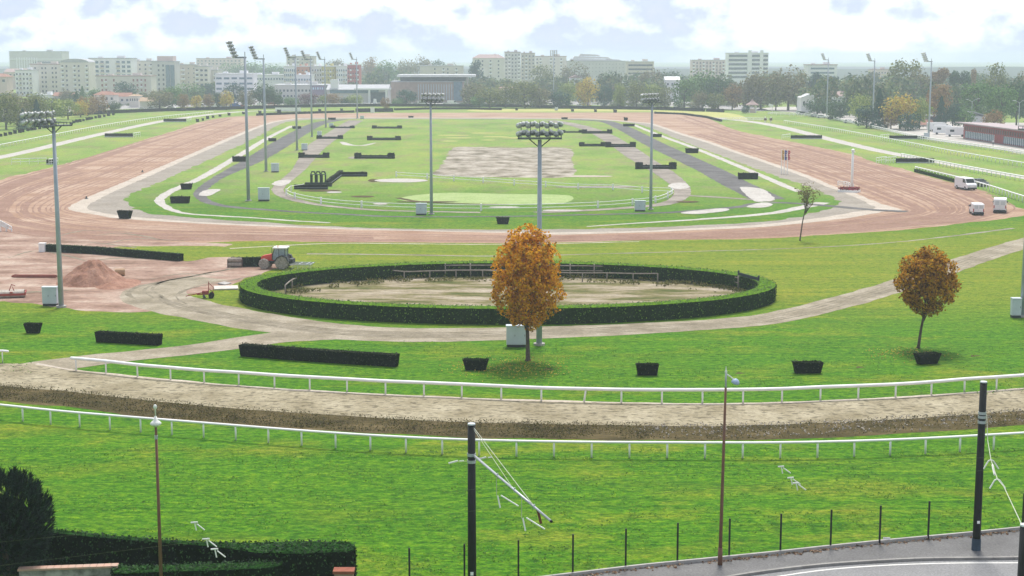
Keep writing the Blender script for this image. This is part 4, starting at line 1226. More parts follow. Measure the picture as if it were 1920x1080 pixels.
cabinet("white cabinet by the third tall floodlight on the left", 571, 282, 11, 13)
cabinet("small white cabinet by the fourth tall floodlight", 599, 255, 8, 9, 1)
cabinet("small white cabinet by the fifth tall floodlight", 621, 239, 8, 8, 1)
cabinet("small white cabinet by the last tall floodlight at the far bend", 679, 223, 7, 6, 1)
cabinet("small white cabinet by the far middle floodlight", 1043, 207, 6, 6, 1)
cabinet("white cabinet by the floodlight next to the camper vans", 1737, 259, 9, 10, 1)
# ------------------------------------------------------------------ brush fences of the infield
L_BRUSH = leaf_mat("brush_twigs", [(0.012, 0.016, 0.010), (0.028, 0.030, 0.018), (0.055, 0.05, 0.03)], 0.05, 1.0)
def brush_fence(label, x0, x1, y, h_px, wing=True, y1=None, group="brush fences on the infield"):
    a, b = G(x0, y), G(x1, y1 or y)
    k = mpp(y)
    h = h_px * k
    L = (b - a).length
    t = thing("brush_fence", label, "jump fence", a, math.atan2((b - a).y, (b - a).x), group)
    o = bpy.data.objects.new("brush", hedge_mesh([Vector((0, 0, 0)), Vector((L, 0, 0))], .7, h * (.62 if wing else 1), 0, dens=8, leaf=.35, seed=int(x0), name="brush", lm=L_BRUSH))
    C.objects.link(o); o.parent = t
    MB().tube([(0, -.42, h * .35), (L, -.42, h * .35)], .07, 6).build("ground_rail", DARKST, t)
    if wing:
        wm = hedge_mesh([Vector((-.1 * min(9, L), 0, 0)), Vector((.1 * min(9, L), 0, 0))], 1.2, h, 0, dens=8, leaf=.4, seed=int(x1), name="wing", lm=L_BRUSH)
        inst("wing", wm, t, (.08 * L, 0, 0)); inst("wing", wm, t, (L * .92, 0, 0))
for lab, x0, x1, y, h in (("far dark brush fence on the left dirt strip, rearmost of the left column", 621, 664, 240.5, 5), ("dark brush fence at the far end of the infield grass, left of centre", 698, 754, 241, 6), ("second dark brush fence from the back on the left dirt strip", 595, 642, 260.5, 7),
                          ("dark brush fence in front of the pale scraped curve on the infield grass", 689, 752, 263, 8), ("dark brush fence with block wings nearest on the left dirt strip", 561, 616, 296, 10), ("wide dark brush fence with heavy wings in the middle left infield", 666, 740, 297.5, 11),
                          ("low dark brush fence joined to the far right obstacle, its left half", 1053, 1092, 249, 5), ("far right brush fence across the right dirt strip, its right half", 1092, 1148, 250.5, 8), ("middle right brush fence, its left half beside the sand arena corner", 1087, 1135, 274.5, 8), ("middle right brush fence, its right half across the dirt strip", 1136, 1191, 276, 10),
                          ("near right brush fence behind the right infield floodlight", 1193, 1268, 317, 13)):
    brush_fence(lab, x0, x1, y, h)
brush_fence("low dark brush fence under the barrel jump, nearest the white ring rail", 552, 615, 355, 9, False)
brush_fence("dark brush fence with a white end post behind the bunker, left infield", 632, 689, 331, 9, False)
brush_fence("slanting dark brush wing linking the barrel jump to the white ended fence", 612, 640, 350, 11, False, 329)
b = G(597, 350); k = mpp(350)
t = thing("barrel_jump", "dark jump with three tall arched frames on the left infield", "jump fence", b)
brm = MB()
for i in (-1, 0, 1):
    x = i * 9.5 * k
    brm.tube([(x - 4.2 * k, 0, 0), (x - 4.2 * k, 0, 24 * k), (x - 2.5 * k, 0, 28 * k), (x + 2.5 * k, 0, 28 * k), (x + 4.2 * k, 0, 24 * k), (x + 4.2 * k, 0, 0)], .17, 6)
    brm.box((x - 2.6 * k, .3, 12 * k), (2.4 * k, .5, 20 * k))
brm.build("arches", mat("dark_green_paint", (0.025, 0.04, 0.03), (0.018, 0.028, 0.02)), t)
MB().box((0, .2, 4 * k), (50 * k, .9, 8 * k)).build("base", mat("dark_green_paint", (0, 0, 0)), t)
MB().tube([(-15 * k, -.2, 23 * k), (15 * k, -.2, 23 * k)], .1, 6).build("top_rail", DARKST, t)
# small hedges around the infield
for lab, x0, x1, y, h, fl in (("dark clipped hedge block where the white path bends at the left", 322, 354, 381, 13, .15), ("dark flared hedge on the white path above the bend", 342, 359, 355, 11, .25), ("dark hedge block halfway up the left white path", 437, 461, 303, 10, .1), ("small dark hedge beside the second tall floodlight", 504, 517, 265, 6, .1), ("small dark hedge on the left path by the third tall floodlight", 549, 564, 241.5, 5, .1), ("small dark hedge at the left end of the far bend", 616, 629, 224.5, 4, .1),
                              ("small dark hedge at the right end of the far bend", 1169, 1190, 237, 5, .1), ("dark hedge on the right white path behind the right floodlight", 1221, 1240, 257, 6, .1), ("dark hedge midway along the right white path", 1286, 1309, 287, 9, .1), ("dark hedge lowest on the right white path", 1385, 1420, 336, 12, .1), ("tiny dark hedge at the far bend above the brush fences", 1053, 1064, 223.5, 3.5, .05), ("tiny dark hedge on the far straight left of centre", 766, 775, 220.5, 3, .05)):
    k = mpp(y)
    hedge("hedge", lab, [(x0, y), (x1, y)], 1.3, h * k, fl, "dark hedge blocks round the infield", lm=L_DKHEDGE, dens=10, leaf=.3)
# ring rail with square white posts
RP = [(537, 366), (553, 373), (602, 382.5), (678, 389.5), (788, 394), (902, 395.5), (1012, 394), (1121, 390), (1186, 385), (1229, 380), (1252, 372), (1259, 363.5), (1204, 361), (1149, 356.5), (1084, 355), (1023, 351), (964, 347.5), (906, 343), (851, 339.5), (801, 335.5), (743, 332)]
rail_fence("ring_rail", "white post and rail ring with thick posts on the near infield", "rail", RP, 1.2, [.45, 1.0], .06, .15, W_PAINT, post_px=RP, square=True)
rail_fence("ring_rail", "short piece of white rail at the left corner of the ring beside the barrel jump", "rail", [(537, 366), (546, 358.5), (569, 355)], 1.15, [.95], .05, .10, W_PAINT, post_px=[(546, 358.5), (569, 355)], square=True)
# hurdles outside the track: dark panel with white wings
def hurdle(label, x0, x1, y, h_px, wings=(), col=None):
    a, b = G(x0, y), G(x1, y)
    k = mpp(y); h = h_px * k; L = (b - a).length
    t = thing("hurdle", label, "hurdle", a, 0, "dark hurdles on the outer turf")
    o = bpy.data.objects.new("brush", hedge_mesh([Vector((0, 0, 0)), Vector((L, 0, 0))], .8, h, 0, dens=8, leaf=.3, seed=int(x0), name="brush", lm=L_BRUSH))
    C.objects.link(o); o.parent = t
    MB().box((L / 2, -.5, h * .12), (L, .1, h * .24)).build("ground_board", STEEL_L if col is None else col, t)
    for w0, w1 in wings:
        wA = G(w0, y + 1) - a; wB = G(w1, y - 1) - a
        mb = MB()
        n_ = 4
        for i in range(n_ + 1):
            p = wA.lerp(wB, i / n_)
            mb.cyl(p, p + Vector((0, 0, h * 1.25)), .06, .06, 6)
        mb.tube([wA + Vector((0, 0, h * 1.2)), wB + Vector((0, 0, h * 1.2))], .1, 6).tube([wA + Vector((0, 0, h * .6)), wB + Vector((0, 0, h * .6))], .06, 6)
        mb.build("wing", W_PAINT, t)
hurdle("far dark hurdle on the left turf beside the pale path", 307, 350, 228.5, 6, ((350, 359),))
hurdle("grey hurdle with white wing, middle of the left turf", 197, 250, 257, 7, ((250, 263),))
hurdle("white boarded hurdle with a dark end block, left turf near the edge", 88, 101, 308, 9, ((22, 88), (92, 109)))
hurdle("dark hurdle with white left wing, nearest the sand track on the right turf", 1483, 1541, 260.5, 7, ((1466, 1481),))
hurdle("dark hurdle in the middle of the right turf before the white yard", 1668, 1733, 261, 7, ((1650, 1667),))
hurdle("large dark hurdle with white rail wings, right turf in front of the pale path", 1680, 1751, 305.5, 9, ((1643, 1662), (1660, 1680)))
# white rails to the right and left
k_ = dict(square=False)
rail_fence("white_rail", "white rail lined with dark flower boxes next to the right bend of the sand track", "rail", [(1716, 322), (1760, 333), (1812, 346), (1860, 360), (1905, 375), (1960, 392)], 1.15, [1.1], .13, .08, W_PAINT, spacing=2.2)
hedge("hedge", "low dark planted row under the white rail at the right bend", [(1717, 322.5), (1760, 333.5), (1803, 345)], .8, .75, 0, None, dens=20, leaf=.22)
rail_fence("white_rail", "long white rail on the near side of the right pale path", "rail", [(1690, 296), (1750, 308.5), (1850, 328), (1980, 352)], 1.1, [1.08], .14, .09, W_PAINT, spacing=2.4)
rail_fence("white_rail", "long thin white rail in the middle of the right turf", "rail", [(1470, 231), (1560, 246), (1660, 265), (1740, 281), (1800, 293), (1960, 321)], 1.1, [1.08], .13, .08, W_PAINT, spacing=2.6)
rail_fence("white_rail", "white boundary rail between the right turf and the yard", "rail", [(1440, 215.5), (1540, 221), (1600, 234), (1650, 245), (1740, 265), (1850, 281), (1980, 301)], 1.2, [.6, 1.15], .13, .09, W_PAINT, spacing=2.6)
rail_fence("white_rail", "thin white rail along the middle of the left turf", "rail", [(-40, 285), (0, 277.5), (100, 257.5), (200, 238), (300, 223), (400, 212.5)], 1.0, [.95], .12, .07, W_PAINT, spacing=3.2)
rail_fence("white_rail", "white rail above the far bend on the right, by the pagoda", "rail", [(1350, 226), (1370, 226.5), (1400, 226), (1440, 227)], 1.2, [.5, 1.1], .12, .07, W_PAINT, spacing=3)
# clipped bushes in rows
k = mpp(245)
bm_ = hedge_mesh([Vector((-.5, 0, 0)), Vector((.5, 0, 0))], 1.0, 1.0, .05, dens=14, leaf=.3, name="clipped_bush", lm=L_DKHEDGE)
def bush_row(label, group, pts, s=1.0):
    for x, y in pts:
        o = bpy.data.objects.new("clipped_bush", bm_)
        C.objects.link(o)
        o.location = G(x, y)
        q = s * rnd.uniform(.85, 1.2)
        o.scale = (q * 1.1, q, q); o.rotation_euler = (0, 0, rnd.uniform(-.4, .4))
        tag(o, label, "bush", group)
LB = [(2, 256), (11, 254.5), (20, 252.5), (29, 250.5), (38, 249), (43, 248), (53, 245.5), (60, 244.5), (66, 243.5), (75, 242), (84, 240.5), (90, 240), (98, 239), (104, 237), (134, 233.5), (139, 231), (145, 229.5), (151, 228.5), (157, 227), (164, 225.5), (169, 224.5), (173, 223.5), (180, 222), (187, 221), (196, 219.5), (204, 217.5), (213, 216)]
bush_row("small dark clipped bush in the long row along the far left turf", "row of clipped bushes on the left turf", LB, 1.0)
bush_row("small dark clipped bush in the short row outside the left bend of the sand track", "clipped bushes outside the left bend", [(371, 228.5), (381, 226), (390, 223), (400, 220.8), (413, 218.6), (430, 216.6), (457, 214.2)], 1.0)
bush_row("tiny dark bush dotted along the far straight beyond the sand track", "tiny bushes along the far straight", [(488, 213), (524, 211.5), (600, 209), (641, 208), (969, 207), (1074, 209), (1117, 210), (1154, 211), (1174, 226)], 1.25)
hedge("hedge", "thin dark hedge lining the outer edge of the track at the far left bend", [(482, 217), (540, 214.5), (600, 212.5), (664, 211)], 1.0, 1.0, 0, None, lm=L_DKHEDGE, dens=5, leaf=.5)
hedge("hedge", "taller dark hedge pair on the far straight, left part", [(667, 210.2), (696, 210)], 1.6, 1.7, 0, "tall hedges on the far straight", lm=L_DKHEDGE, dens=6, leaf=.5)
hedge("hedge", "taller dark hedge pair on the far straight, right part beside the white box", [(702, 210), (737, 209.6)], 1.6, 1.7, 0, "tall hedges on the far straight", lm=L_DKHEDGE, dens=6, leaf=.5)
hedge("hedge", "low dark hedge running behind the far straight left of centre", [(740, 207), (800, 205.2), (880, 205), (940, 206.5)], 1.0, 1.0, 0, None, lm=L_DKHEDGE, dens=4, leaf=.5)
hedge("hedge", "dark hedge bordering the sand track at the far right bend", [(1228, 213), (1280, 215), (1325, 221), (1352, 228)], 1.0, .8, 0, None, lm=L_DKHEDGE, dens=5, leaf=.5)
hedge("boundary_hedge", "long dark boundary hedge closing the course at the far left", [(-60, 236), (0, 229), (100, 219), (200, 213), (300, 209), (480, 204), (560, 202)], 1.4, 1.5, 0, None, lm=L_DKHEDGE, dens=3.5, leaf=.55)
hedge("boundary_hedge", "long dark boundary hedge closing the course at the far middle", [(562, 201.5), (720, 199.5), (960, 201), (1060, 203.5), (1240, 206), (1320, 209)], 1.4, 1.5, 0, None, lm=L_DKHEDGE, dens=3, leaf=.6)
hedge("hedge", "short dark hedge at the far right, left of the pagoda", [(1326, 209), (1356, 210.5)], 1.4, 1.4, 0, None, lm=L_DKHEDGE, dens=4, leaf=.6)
# ------------------------------------------------------------------ winning post, flags
b = G(1597, 356); k = mpp(356)
t = thing("winning_post", "tall white winning post with a small arm at its top", "post", b)
MB().cyl((0, 0, 0), (0, 0, 71 * k), .28, .2, 10).build("post", W_PAINT, t, True)
MB().lathe((0, 0, 71 * k), [(.2, 0), (.34, .1), (.34, .45), (.1, .6)], 10).tube([(0, 0, 70.5 * k), (.5, 0, 71 * k)], .07, 6).build("finial", W_PAINT, t)
fb = thing("flower_bed", "red flowers planted round the foot of the winning post", "flowers", G(1592, 360), R(-28))
MB().box((0, 0, .2), (37 * k, 2.2, .4)).build("box", W_PAINT, fb)
fm = MB(); rg = random.Random(3)
for _ in range(500):
    fm.leaf((rg.uniform(-18, 18) * k, rg.uniform(-1.1, 1.1), rg.uniform(.4, .95)), (rg.gauss(0, 1), rg.gauss(0, 1), 1), .28, rg)
fm.build("flowers", leaf_mat("red_flowers", [(0.35, 0.03, 0.06), (0.5, 0.05, 0.1), (0.12, 0.06, 0.02), (0.4, 0.1, 0.16)], .2), fb, fix=False)
rail_fence("white_rail", "short white panel rail left of the winning post", "rail", [(1571, 350), (1585, 351), (1600, 356)], 1.1, [.4, .75, 1.1], .07, .07, W_PAINT, spacing=1.4, smooth=False)
k = mpp(325)
for lab, x, c in (("white flagpole with a hanging blue flag beside the track", 1470, (0.03, 0.06, 0.28)), ("white flagpole with a hanging yellow flag, left of the blue flag", 1465, (0.55, 0.3, 0.05)), ("white flagpole with a hanging red flag, right of the blue flag", 1476, (0.5, 0.06, 0.08))):
    t = thing("flagpole", lab, "flagpole", G(x, 326), 0, "flagpoles at the right straight")
    MB().cyl((0, 0, 0), (0, 0, 46 * k), .09, .06, 6).build("pole", W_PAINT, t)
    fmb = MB()
    for i in range(5):
        z0 = (44 - i * 3.6) * k
        fmb.add([(.06, 0, z0), (.5 + .12 * math.sin(i * 2), .1 * math.cos(i * 3), z0 - .12), (.5 + .12 * math.sin(i * 2 + 2), .1 * math.cos(i * 3 + 3), z0 - 3.6 * k), (.06, 0, z0 - 3.6 * k)], [(0, 1, 2, 3)])
    f = fmb.build("flag", mat("flag_cloth_" + lab.split(" hanging ")[1].split()[0], c), t, fix=False)
    s_ = f.modifiers.new("cloth", "SOLIDIFY"); s_.thickness = .02
# ------------------------------------------------------------------ vehicles
GLASS = mat("dark_glass", (0.02, 0.027, 0.033), (0.014, 0.018, 0.022), 2, .12)
TYRE = mat("tyre_rubber", (0.025, 0.025, 0.026), (0.015, 0.015, 0.016), 4, .85)
RIM = mat("wheel_rim", (0.4, 0.41, 0.42), (0.3, 0.31, 0.32), 3, .4, .5)
TAILR = mat("tail_lamp_red", (0.45, 0.03, 0.03))
def body_mat(name, c):
    return mat("car_paint_" + name, c, tuple(x * .93 for x in c), .8, .3)
def vehicle_meshes(kind):
    """front faces +x"""
    if kind == "van":
        L, Wd, H = 5.2, 2.0, 2.3
        prof = [(-2.6, .35), (-2.6, 2.15), (-2.5, 2.28), (1.0, 2.3), (1.35, 2.2), (1.95, 1.35), (2.5, 1.12), (2.6, .9), (2.6, .35)]
        ws = [(1.42, 2.08), (1.93, 1.38)]
    elif kind == "small_van":
        L, Wd, H = 4.2, 1.75, 1.85
        prof = [(-2.1, .32), (-2.12, 1.7), (-2.0, 1.82), (.5, 1.85), (.8, 1.75), (1.3, 1.12), (2.0, .95), (2.1, .7), (2.1, .32)]
        ws = [(.87, 1.65), (1.28, 1.16)]
    else:
        L, Wd, H = 4.2, 1.72, 1.45
        prof = [(-2.1, .3), (-2.12, .85), (-1.9, 1.0), (-1.5, 1.36), (-1.2, 1.45), (.25, 1.45), (1.0, .98), (1.9, .85), (2.1, .65), (2.1, .3)]
        ws = [(.33, 1.38), (.97, 1.0)]
    body = MB().prism(prof, -Wd / 2, Wd / 2, "Y")
    return L, Wd, H, body, ws
def vehicle(kind, label, cat, loc, rz, pm, group=None, detail=True, name=None):
    L, Wd, H, body, ws = vehicle_meshes(kind)
    t = thing(name or ("delivery_van" if "van" in kind else "parked_car"), label, cat, loc, rz, group)
    body.build("body", pm, t, bevel=.07 if detail else 0)
    (x0, z0), (x1, z1) = ws
    d = Vector((z0 - z1, 0, x1 - x0)).normalized() * .02
    hw = Wd * .42
    MB().add([Vector((x0, -hw * .94, z0)) + d, Vector((x0, hw * .94, z0)) + d, Vector((x1, hw, z1)) + d, Vector((x1, -hw, z1)) + d], [(0, 1, 2, 3)]).build("windscreen", GLASS, t)
    for s_ in (-1, 1):
        y = s_ * (Wd / 2 + .012)
        if kind == "car":
            MB().add([(-1.45, y, 1.02), (.75, y, 1.02), (.2, y, 1.36), (-1.2, y, 1.36)], [(0, 1, 2, 3)]).build("side_window", GLASS, t)
        else:
            MB().add([(x1 - .12, y, z1 + .02), (x0 - .75, y, z1 + .02), (x0 - .75, y, z0), (x0 + .02, y, z0)], [(0, 1, 2, 3)]).build("side_window", GLASS, t)
        MB().box((x0 + .35, s_ * (Wd / 2 + .12), z1 + .12), (.1, .2, .26)).build("mirror", DARKST, t)
        MB().box((L / 2 + .0, s_ * Wd * .36, .8 if kind != "car" else .68), (.12, .36, .2)).build("headlight", LENS, t)
        MB().box((-L / 2 - .0, s_ * Wd * .45, H * .45), (.08, .14, .5 if kind != "car" else .2)).build("tail_light", TAILR, t)
    if kind != "car":
        zb, zt_ = H * .58, H * .86
        for s_ in (-1, 1):
            MB().box((-L / 2 - .012, s_ * Wd * .215, (zb + zt_) / 2), (.02, Wd * .33, zt_ - zb)).build("rear_window", mat("white_panel", (0.62, 0.64, 0.66), (0.55, 0.57, 0.6), 1, .3), t)
        MB().box((-L / 2 - .03, -.1, H * .36), (.04, .45, .12)).build("number_plate", W_PAINT, t)
        MB().box((-L / 2 - .01, .02, H * .3), (.03, .012, H * .5)).build("door_seam", DARKST, t)
    else:
        MB().add([(-1.86, -hw, 1.05), (-1.86, hw, 1.05), (-1.53, hw * .92, 1.36), (-1.53, -hw * .92, 1.36)], [(0, 1, 2, 3)]).build("rear_window", GLASS, t)
    MB().box((0, 0, .33), (L * .99, Wd * .98, .22)).build("sill", DKBASE, t)
    MB().box((L / 2 + .03, 0, .42), (.12, Wd * .92, .24)).build("bumper", DKBASE, t)
    MB().box((-L / 2 - .03, 0, .42), (.12, Wd * .92, .24)).build("bumper", DKBASE, t)
    wr_ = .33 if kind != "van" else .36
    tm = MB().cyl((0, -.11, 0), (0, .11, 0), wr_, wr_, 14).mesh("wheel", TYRE)
    rm = MB().cyl((0, -.115, 0), (0, .115, 0), wr_ * .6, wr_ * .6, 10).mesh("rim", RIM)
    for x in (-L * .3, L * .31):
        for s_ in (-1, 1):
            wq = inst("wheel", tm, t, (x, s_ * (Wd / 2 - .08), wr_))
            inst("rim", rm, wq)
    return t
WHITEV = body_mat("white", (0.82, 0.82, 0.83))
vehicle("van", "large white van with closed back doors parked on the sand track at the right edge", "van", G(1884, 400) + Vector((0, 2.6, 0)), R(72), WHITEV)
vehicle("small_van", "small white van seen from behind, left of the large white van", "van", G(1838, 404) + Vector((0, 2.1, 0)), R(82), WHITEV)
vehicle("van", "white van facing the camera by the flower rail at the right bend", "van", G(1822, 357) + Vector((-.5, 2.4, 0)), R(-78), WHITEV)
vehicle("car", "dark car behind the white van that faces the camera", "car", G(1843, 351) + Vector((0, 2.4, 0)), R(-70), body_mat("black", (0.03, 0.035, 0.045)))
# ------------------------------------------------------------------ tractor
b = G(521, 503)
TR = mat("tractor_red", (0.70, 0.07, 0.04), (0.58, 0.055, 0.035), 2, .4)
GREYT = mat("tractor_grey", (0.06, 0.065, 0.07))
t = thing("tractor", "red farm tractor with a white cab roof towing grey gear beside the oval hedge", "tractor", b, R(180 - 6))
MB().prism([(.35, .95), (.35, 1.75), (.6, 1.78), (1.75, 1.55), (1.95, 1.35), (1.95, .9)], -.42, .42, "Y").build("bonnet", TR, t, bevel=.06)
MB().box((.6, 0, .8), (2.6, .6, .45)).build("chassis", GREYT, t)
MB().prism([(-1.05, 1.1), (-1.1, 2.45), (.2, 2.45), (.45, 1.5), (.45, 1.1)], -.72, .72, "Y").build("cab", mat("pale_cab_glass", (0.30, 0.38, 0.40), (0.16, 0.22, 0.24), 2, .15), t)
cf = MB()
for s_ in (-1, 1):
    cf.tube([(-1.07, s_ * .74, 1.1), (-1.1, s_ * .74, 2.48)], .05, 6).tube([(-.35, s_ * .74, 1.1), (-.35, s_ * .74, 2.48)], .04, 6).tube([(.46, s_ * .74, 1.1), (.46, s_ * .74, 1.55), (.2, s_ * .74, 2.48)], .05, 6)
cf.build("cab_frame", GREYT, t)
MB().box((-.45, 0, 2.53), (1.7, 1.62, .2)).build("cab_roof", W_PAINT, t, bevel=.05)
MB().cyl((.55, .5, 1.7), (.55, .5, 2.45), .05, .05, 6).build("exhaust", GREYT, t)
MB().box((.35, -.95, 1.95), (.08, .25, .35)).build("mirror", GREYT, t)
MB().cyl((-.2, .5, 2.62), (-.2, .5, 2.8), .08, .06, 8).build("beacon", mat("amber_beacon", (0.6, 0.2, 0.02)), t)
for s_ in (-1, 1):
    MB().prism([(-1.65, 1.0), (-1.4, 1.55), (-.75, 1.72), (-.15, 1.45), (.05, 1.0), (-.05, 1.0), (-.25, 1.35), (-.75, 1.6), (-1.3, 1.45), (-1.5, 1.0)], s_ * .98 - .28, s_ * .98 + .28, "Y").build("mudguard", GREYT, t)
TYG = mat("dusty_tyre", (0.40, 0.36, 0.32), (0.20, 0.18, 0.16), 6, .9)
def wheel(r, wd, x, y):
    tm = MB().lathe((0, 0, 0), [(r * .6, -wd / 2), (r * .93, -wd / 2), (r, -wd * .32), (r, wd * .32), (r * .93, wd / 2), (r * .6, wd / 2)], 20)
    for i in range(20):
        a = i * math.pi / 10
        tm.box((math.cos(a) * r * .99, math.sin(a) * r * .99, wd * .2 * (1 if i % 2 else -1)), (.08, .1, wd * .5), a)
    o = tm.build("wheel", TYG, t)
    o.rotation_euler = (R(90), 0, 0); o.location = (x, y, r)
    MB().cyl((0, 0, -wd * .42), (0, 0, wd * .42), r * .58, r * .58, 14).build("rim", STEEL_L, o)
    MB().cyl((0, 0, -wd * .47), (0, 0, wd * .47), r * .2, r * .2, 10).build("hub", GREYT, o)
for s_ in (-1, 1):
    wheel(.82, .45, -.75, s_ * .95); wheel(.62, .36, 1.45, s_ * .88)
im = MB()
for y in (-1.0, 0, 1.0):
    im.box((-3.0, y, .62), (2.6, .1, .1))
for x in (-1.9, -2.8, -3.7, -4.2):
    im.box((x, 0, .62), (.1, 2.3, .1))
for i in range(16):
    im.box((-2.0 - (i % 4) * .65, -1.0 + (i // 4) * .67, .34), (.05, .05, .5))
im.tube([(-1.2, 0, .7), (-1.9, 0, .66)], .07, 6)
im.build("harrow", STEEL_L, t)
MB().box((-1.75, 0, .95), (.5, 1.3, .5)).build("rear_weight", GREYT, t)
# ------------------------------------------------------------------ the earth yard
def mound(name, label, px, py, L, W, H, m, seed, kind_lab="heap"):
    rg = random.Random(seed)
    b = G(px, py)
    n = 46
    mb = MB()
    vs = []
    for j in range(n):
        for i in range(n):
            x = (i / (n - 1) * 2 - 1); y = (j / (n - 1) * 2 - 1)
            r = math.hypot(x, y)
            ridge = .22 * noise.noise(Vector((x * 2.2, y * 2.2, seed))) + .1 * noise.noise(Vector((x * 7, y * 7, seed))) + .05 * noise.noise(Vector((x * 15, y * 15, seed)))
            a_ = math.atan2(y, x)
            rill = .10 * math.sin(a_ * 9 + 3 * noise.noise(Vector((x * 2, y * 2, 9))))
            z = max(0, 1 - r * 1.02) ** .92 * (1 + ridge + rill * min(1, r * 2)) * 1.02
            z = min(z, .90 + .10 * noise.noise(Vector((x * 5, y * 5, 2))))
            vs.append((x * L / 2, y * W / 2, z * H - .02))
    mb.add(vs, [(j * n + i, j * n + i + 1, (j + 1) * n + i + 1, (j + 1) * n + i) for j in range(n - 1) for i in range(n - 1)])
    o = mb.build(name, m, None, True, b)
    return tag(o, label, kind_lab)
M_MOUND = soil("red_earth", [(0.3, (0.22, 0.11, 0.075)), (0.5, (0.32, 0.175, 0.125)), (0.7, (0.42, 0.25, 0.185))], .6, 4, .9)
mound("earth_mound", "heap of reddish earth beside the near left floodlight pole", 173, 529, 8.0, 8.5, 2.75, M_MOUND, 3)
mound("earth_mound", "low spread of reddish earth at the right foot of the big heap", 222, 533, 5.0, 9, .5, M_MOUND, 8)
b = G(225, 517)
t = thing("concrete_pipe", "short tan pipe lying on the earth behind the heap", "pipe", b, R(12))
pp = MB()
n = 16
for r_, fl2 in ((.42, 1),):
    vs = []
    for x in (-.55, .55):
        for rr in (.42, .31):
            for i in range(n):
                a = 6.28319 * i / n
                vs.append((x, rr * math.cos(a), .42 + rr * math.sin(a)))
    fs = []
    for i in range(n):
        j = (i + 1) % n
        fs += [(i, j, 2 * n + j, 2 * n + i), (n + i, 3 * n + i, 3 * n + j, n + j), (i, n + i, n + j, j), (2 * n + i, 2 * n + j, 3 * n + j, 3 * n + i)]
    pp.add(vs, fs)
pp.build("tube", mat("tan_concrete", (0.46, 0.30, 0.17), (0.34, 0.22, 0.13), 3), t)
t = thing("scrap_heap", "dark tangle of scrap timber next to the tan pipe", "scrap", G(208, 515))
mb = MB(); rg = random.Random(14)
for i in range(14):
    a = Vector((rg.uniform(-.9, .9), rg.uniform(-.6, .6), rg.uniform(.02, .5)))
    mb.tube([a, a + Vector((rg.uniform(-.8, .8), rg.uniform(-.5, .5), rg.uniform(-.1, .35)))], .06, 5)
mb.build("sticks", mat("old_timber", (0.14, 0.10, 0.06), (0.07, 0.05, 0.035)), t)
# stacked red rails
t = thing("rail_stack", "long low stack of rusty red bars lying left of the near floodlight", "stack", G(67, 520), R(-2))
for i in range(7):
    MB().box((rnd.uniform(-.3, .3), (i % 4) * .22 - .33, .1 + .16 * (i // 4)), (5.0 + rnd.uniform(-.5, .3), .12, .14), rnd.uniform(-.015, .015)).build("bar", mat("rusty_red", (0.33, 0.11, 0.085), (0.25, 0.085, 0.06)), t)
# red harrow roller at the left edge
t = thing("field_roller", "red framed field roller with a pale drum at the left edge", "farm implement", G(22, 558), R(14))
REDF = mat("implement_red", (0.36, 0.07, 0.05), (0.25, 0.05, 0.04))
MB().cyl((-1.2, -.1, .38), (1.25, -.1, .38), .36, .36, 16).build("drum", mat("pale_drum", (0.55, 0.5, 0.44), (0.4, 0.34, 0.28), 4), t)
MB().cyl((-1.2, .8, .38), (1.25, .8, .38), .36, .36, 16).build("drum", mat("pale_drum", (0, 0, 0)), t)
fr = MB().box((0, -.45, .38), (2.9, .12, .22)).box((0, 1.2, .5), (2.9, .12, .2)).box((-1.35, .35, .5), (.12, 1.8, .2)).box((1.4, .35, .5), (.12, 1.8, .2))
fr.tube([(-.3, 0, .5), (0, .3, 1.35), (.3, .1, .6)], .06, 6).tube([(0, .3, 1.35), (.35, .5, 1.2)], .05, 6).box((0, .3, .6), (.3, 1.7, .12))
fr.build("frame", REDF, t)
# red plough
t = thing("plough", "small red plough with a tall lever standing on the grass left of the oval hedge", "farm implement", G(383, 559), R(8))
pl = MB().box((0, 0, .42), (1.5, .12, .12)).box((.1, 0, .6), (.6, .5, .35)).tube([(.45, 0, .5), (.5, 0, 1.75)], .045, 6).tube([(.5, 0, 1.0), (1.0, .1, .5)], .04, 6).tube([(.5, 0, 1.6), (.95, .2, 1.1), (.9, .2, .5)], .03, 6)
pl.tube([(-.2, 0, .6), (-1.9, .0, .25)], .05, 6)
pl.build("frame", REDF, t)
for x in (-.15, .45):
    MB().prism([(x, .45), (x + .14, .45), (x + .34, .02), (x + .02, .02)], -.12, .12, "Y").build("share", DARKST, t)
wq = MB().cyl((0, -.05, 0), (0, .05, 0), .3, .3, 12).mesh("wheel", TYRE)
inst("wheel", wq, t, (.75, -.3, .3)); inst("wheel", wq, t, (.75, .3, .3))
# roller drums at the end of the tractor hedge
t = thing("drum_roller", "old twin drum roller with a pale end plate left of the tractor hedge", "farm implement", G(441, 501), R(4))
for z, y in ((.32, 0), (.88, .1)):
    MB().cyl((-.8, y, z), (.8, y, z), .27, .27, 12).build("drum", mat("grey_drum", (0.42, 0.36, 0.30), (0.24, 0.2, 0.17), 3), t)
MB().box((-.86, 0, .5), (.08, .6, .95)).box((.86, 0, .5), (.08, .6, .95)).box((0, .3, .6), (1.8, .08, .1)).build("frame", mat("dark_rust", (0.10, 0.06, 0.045)), t)
MB().cyl((-.93, 0, .34), (-.9, 0, .34), .25, .25, 12).build("end_plate", W_PAINT, t)
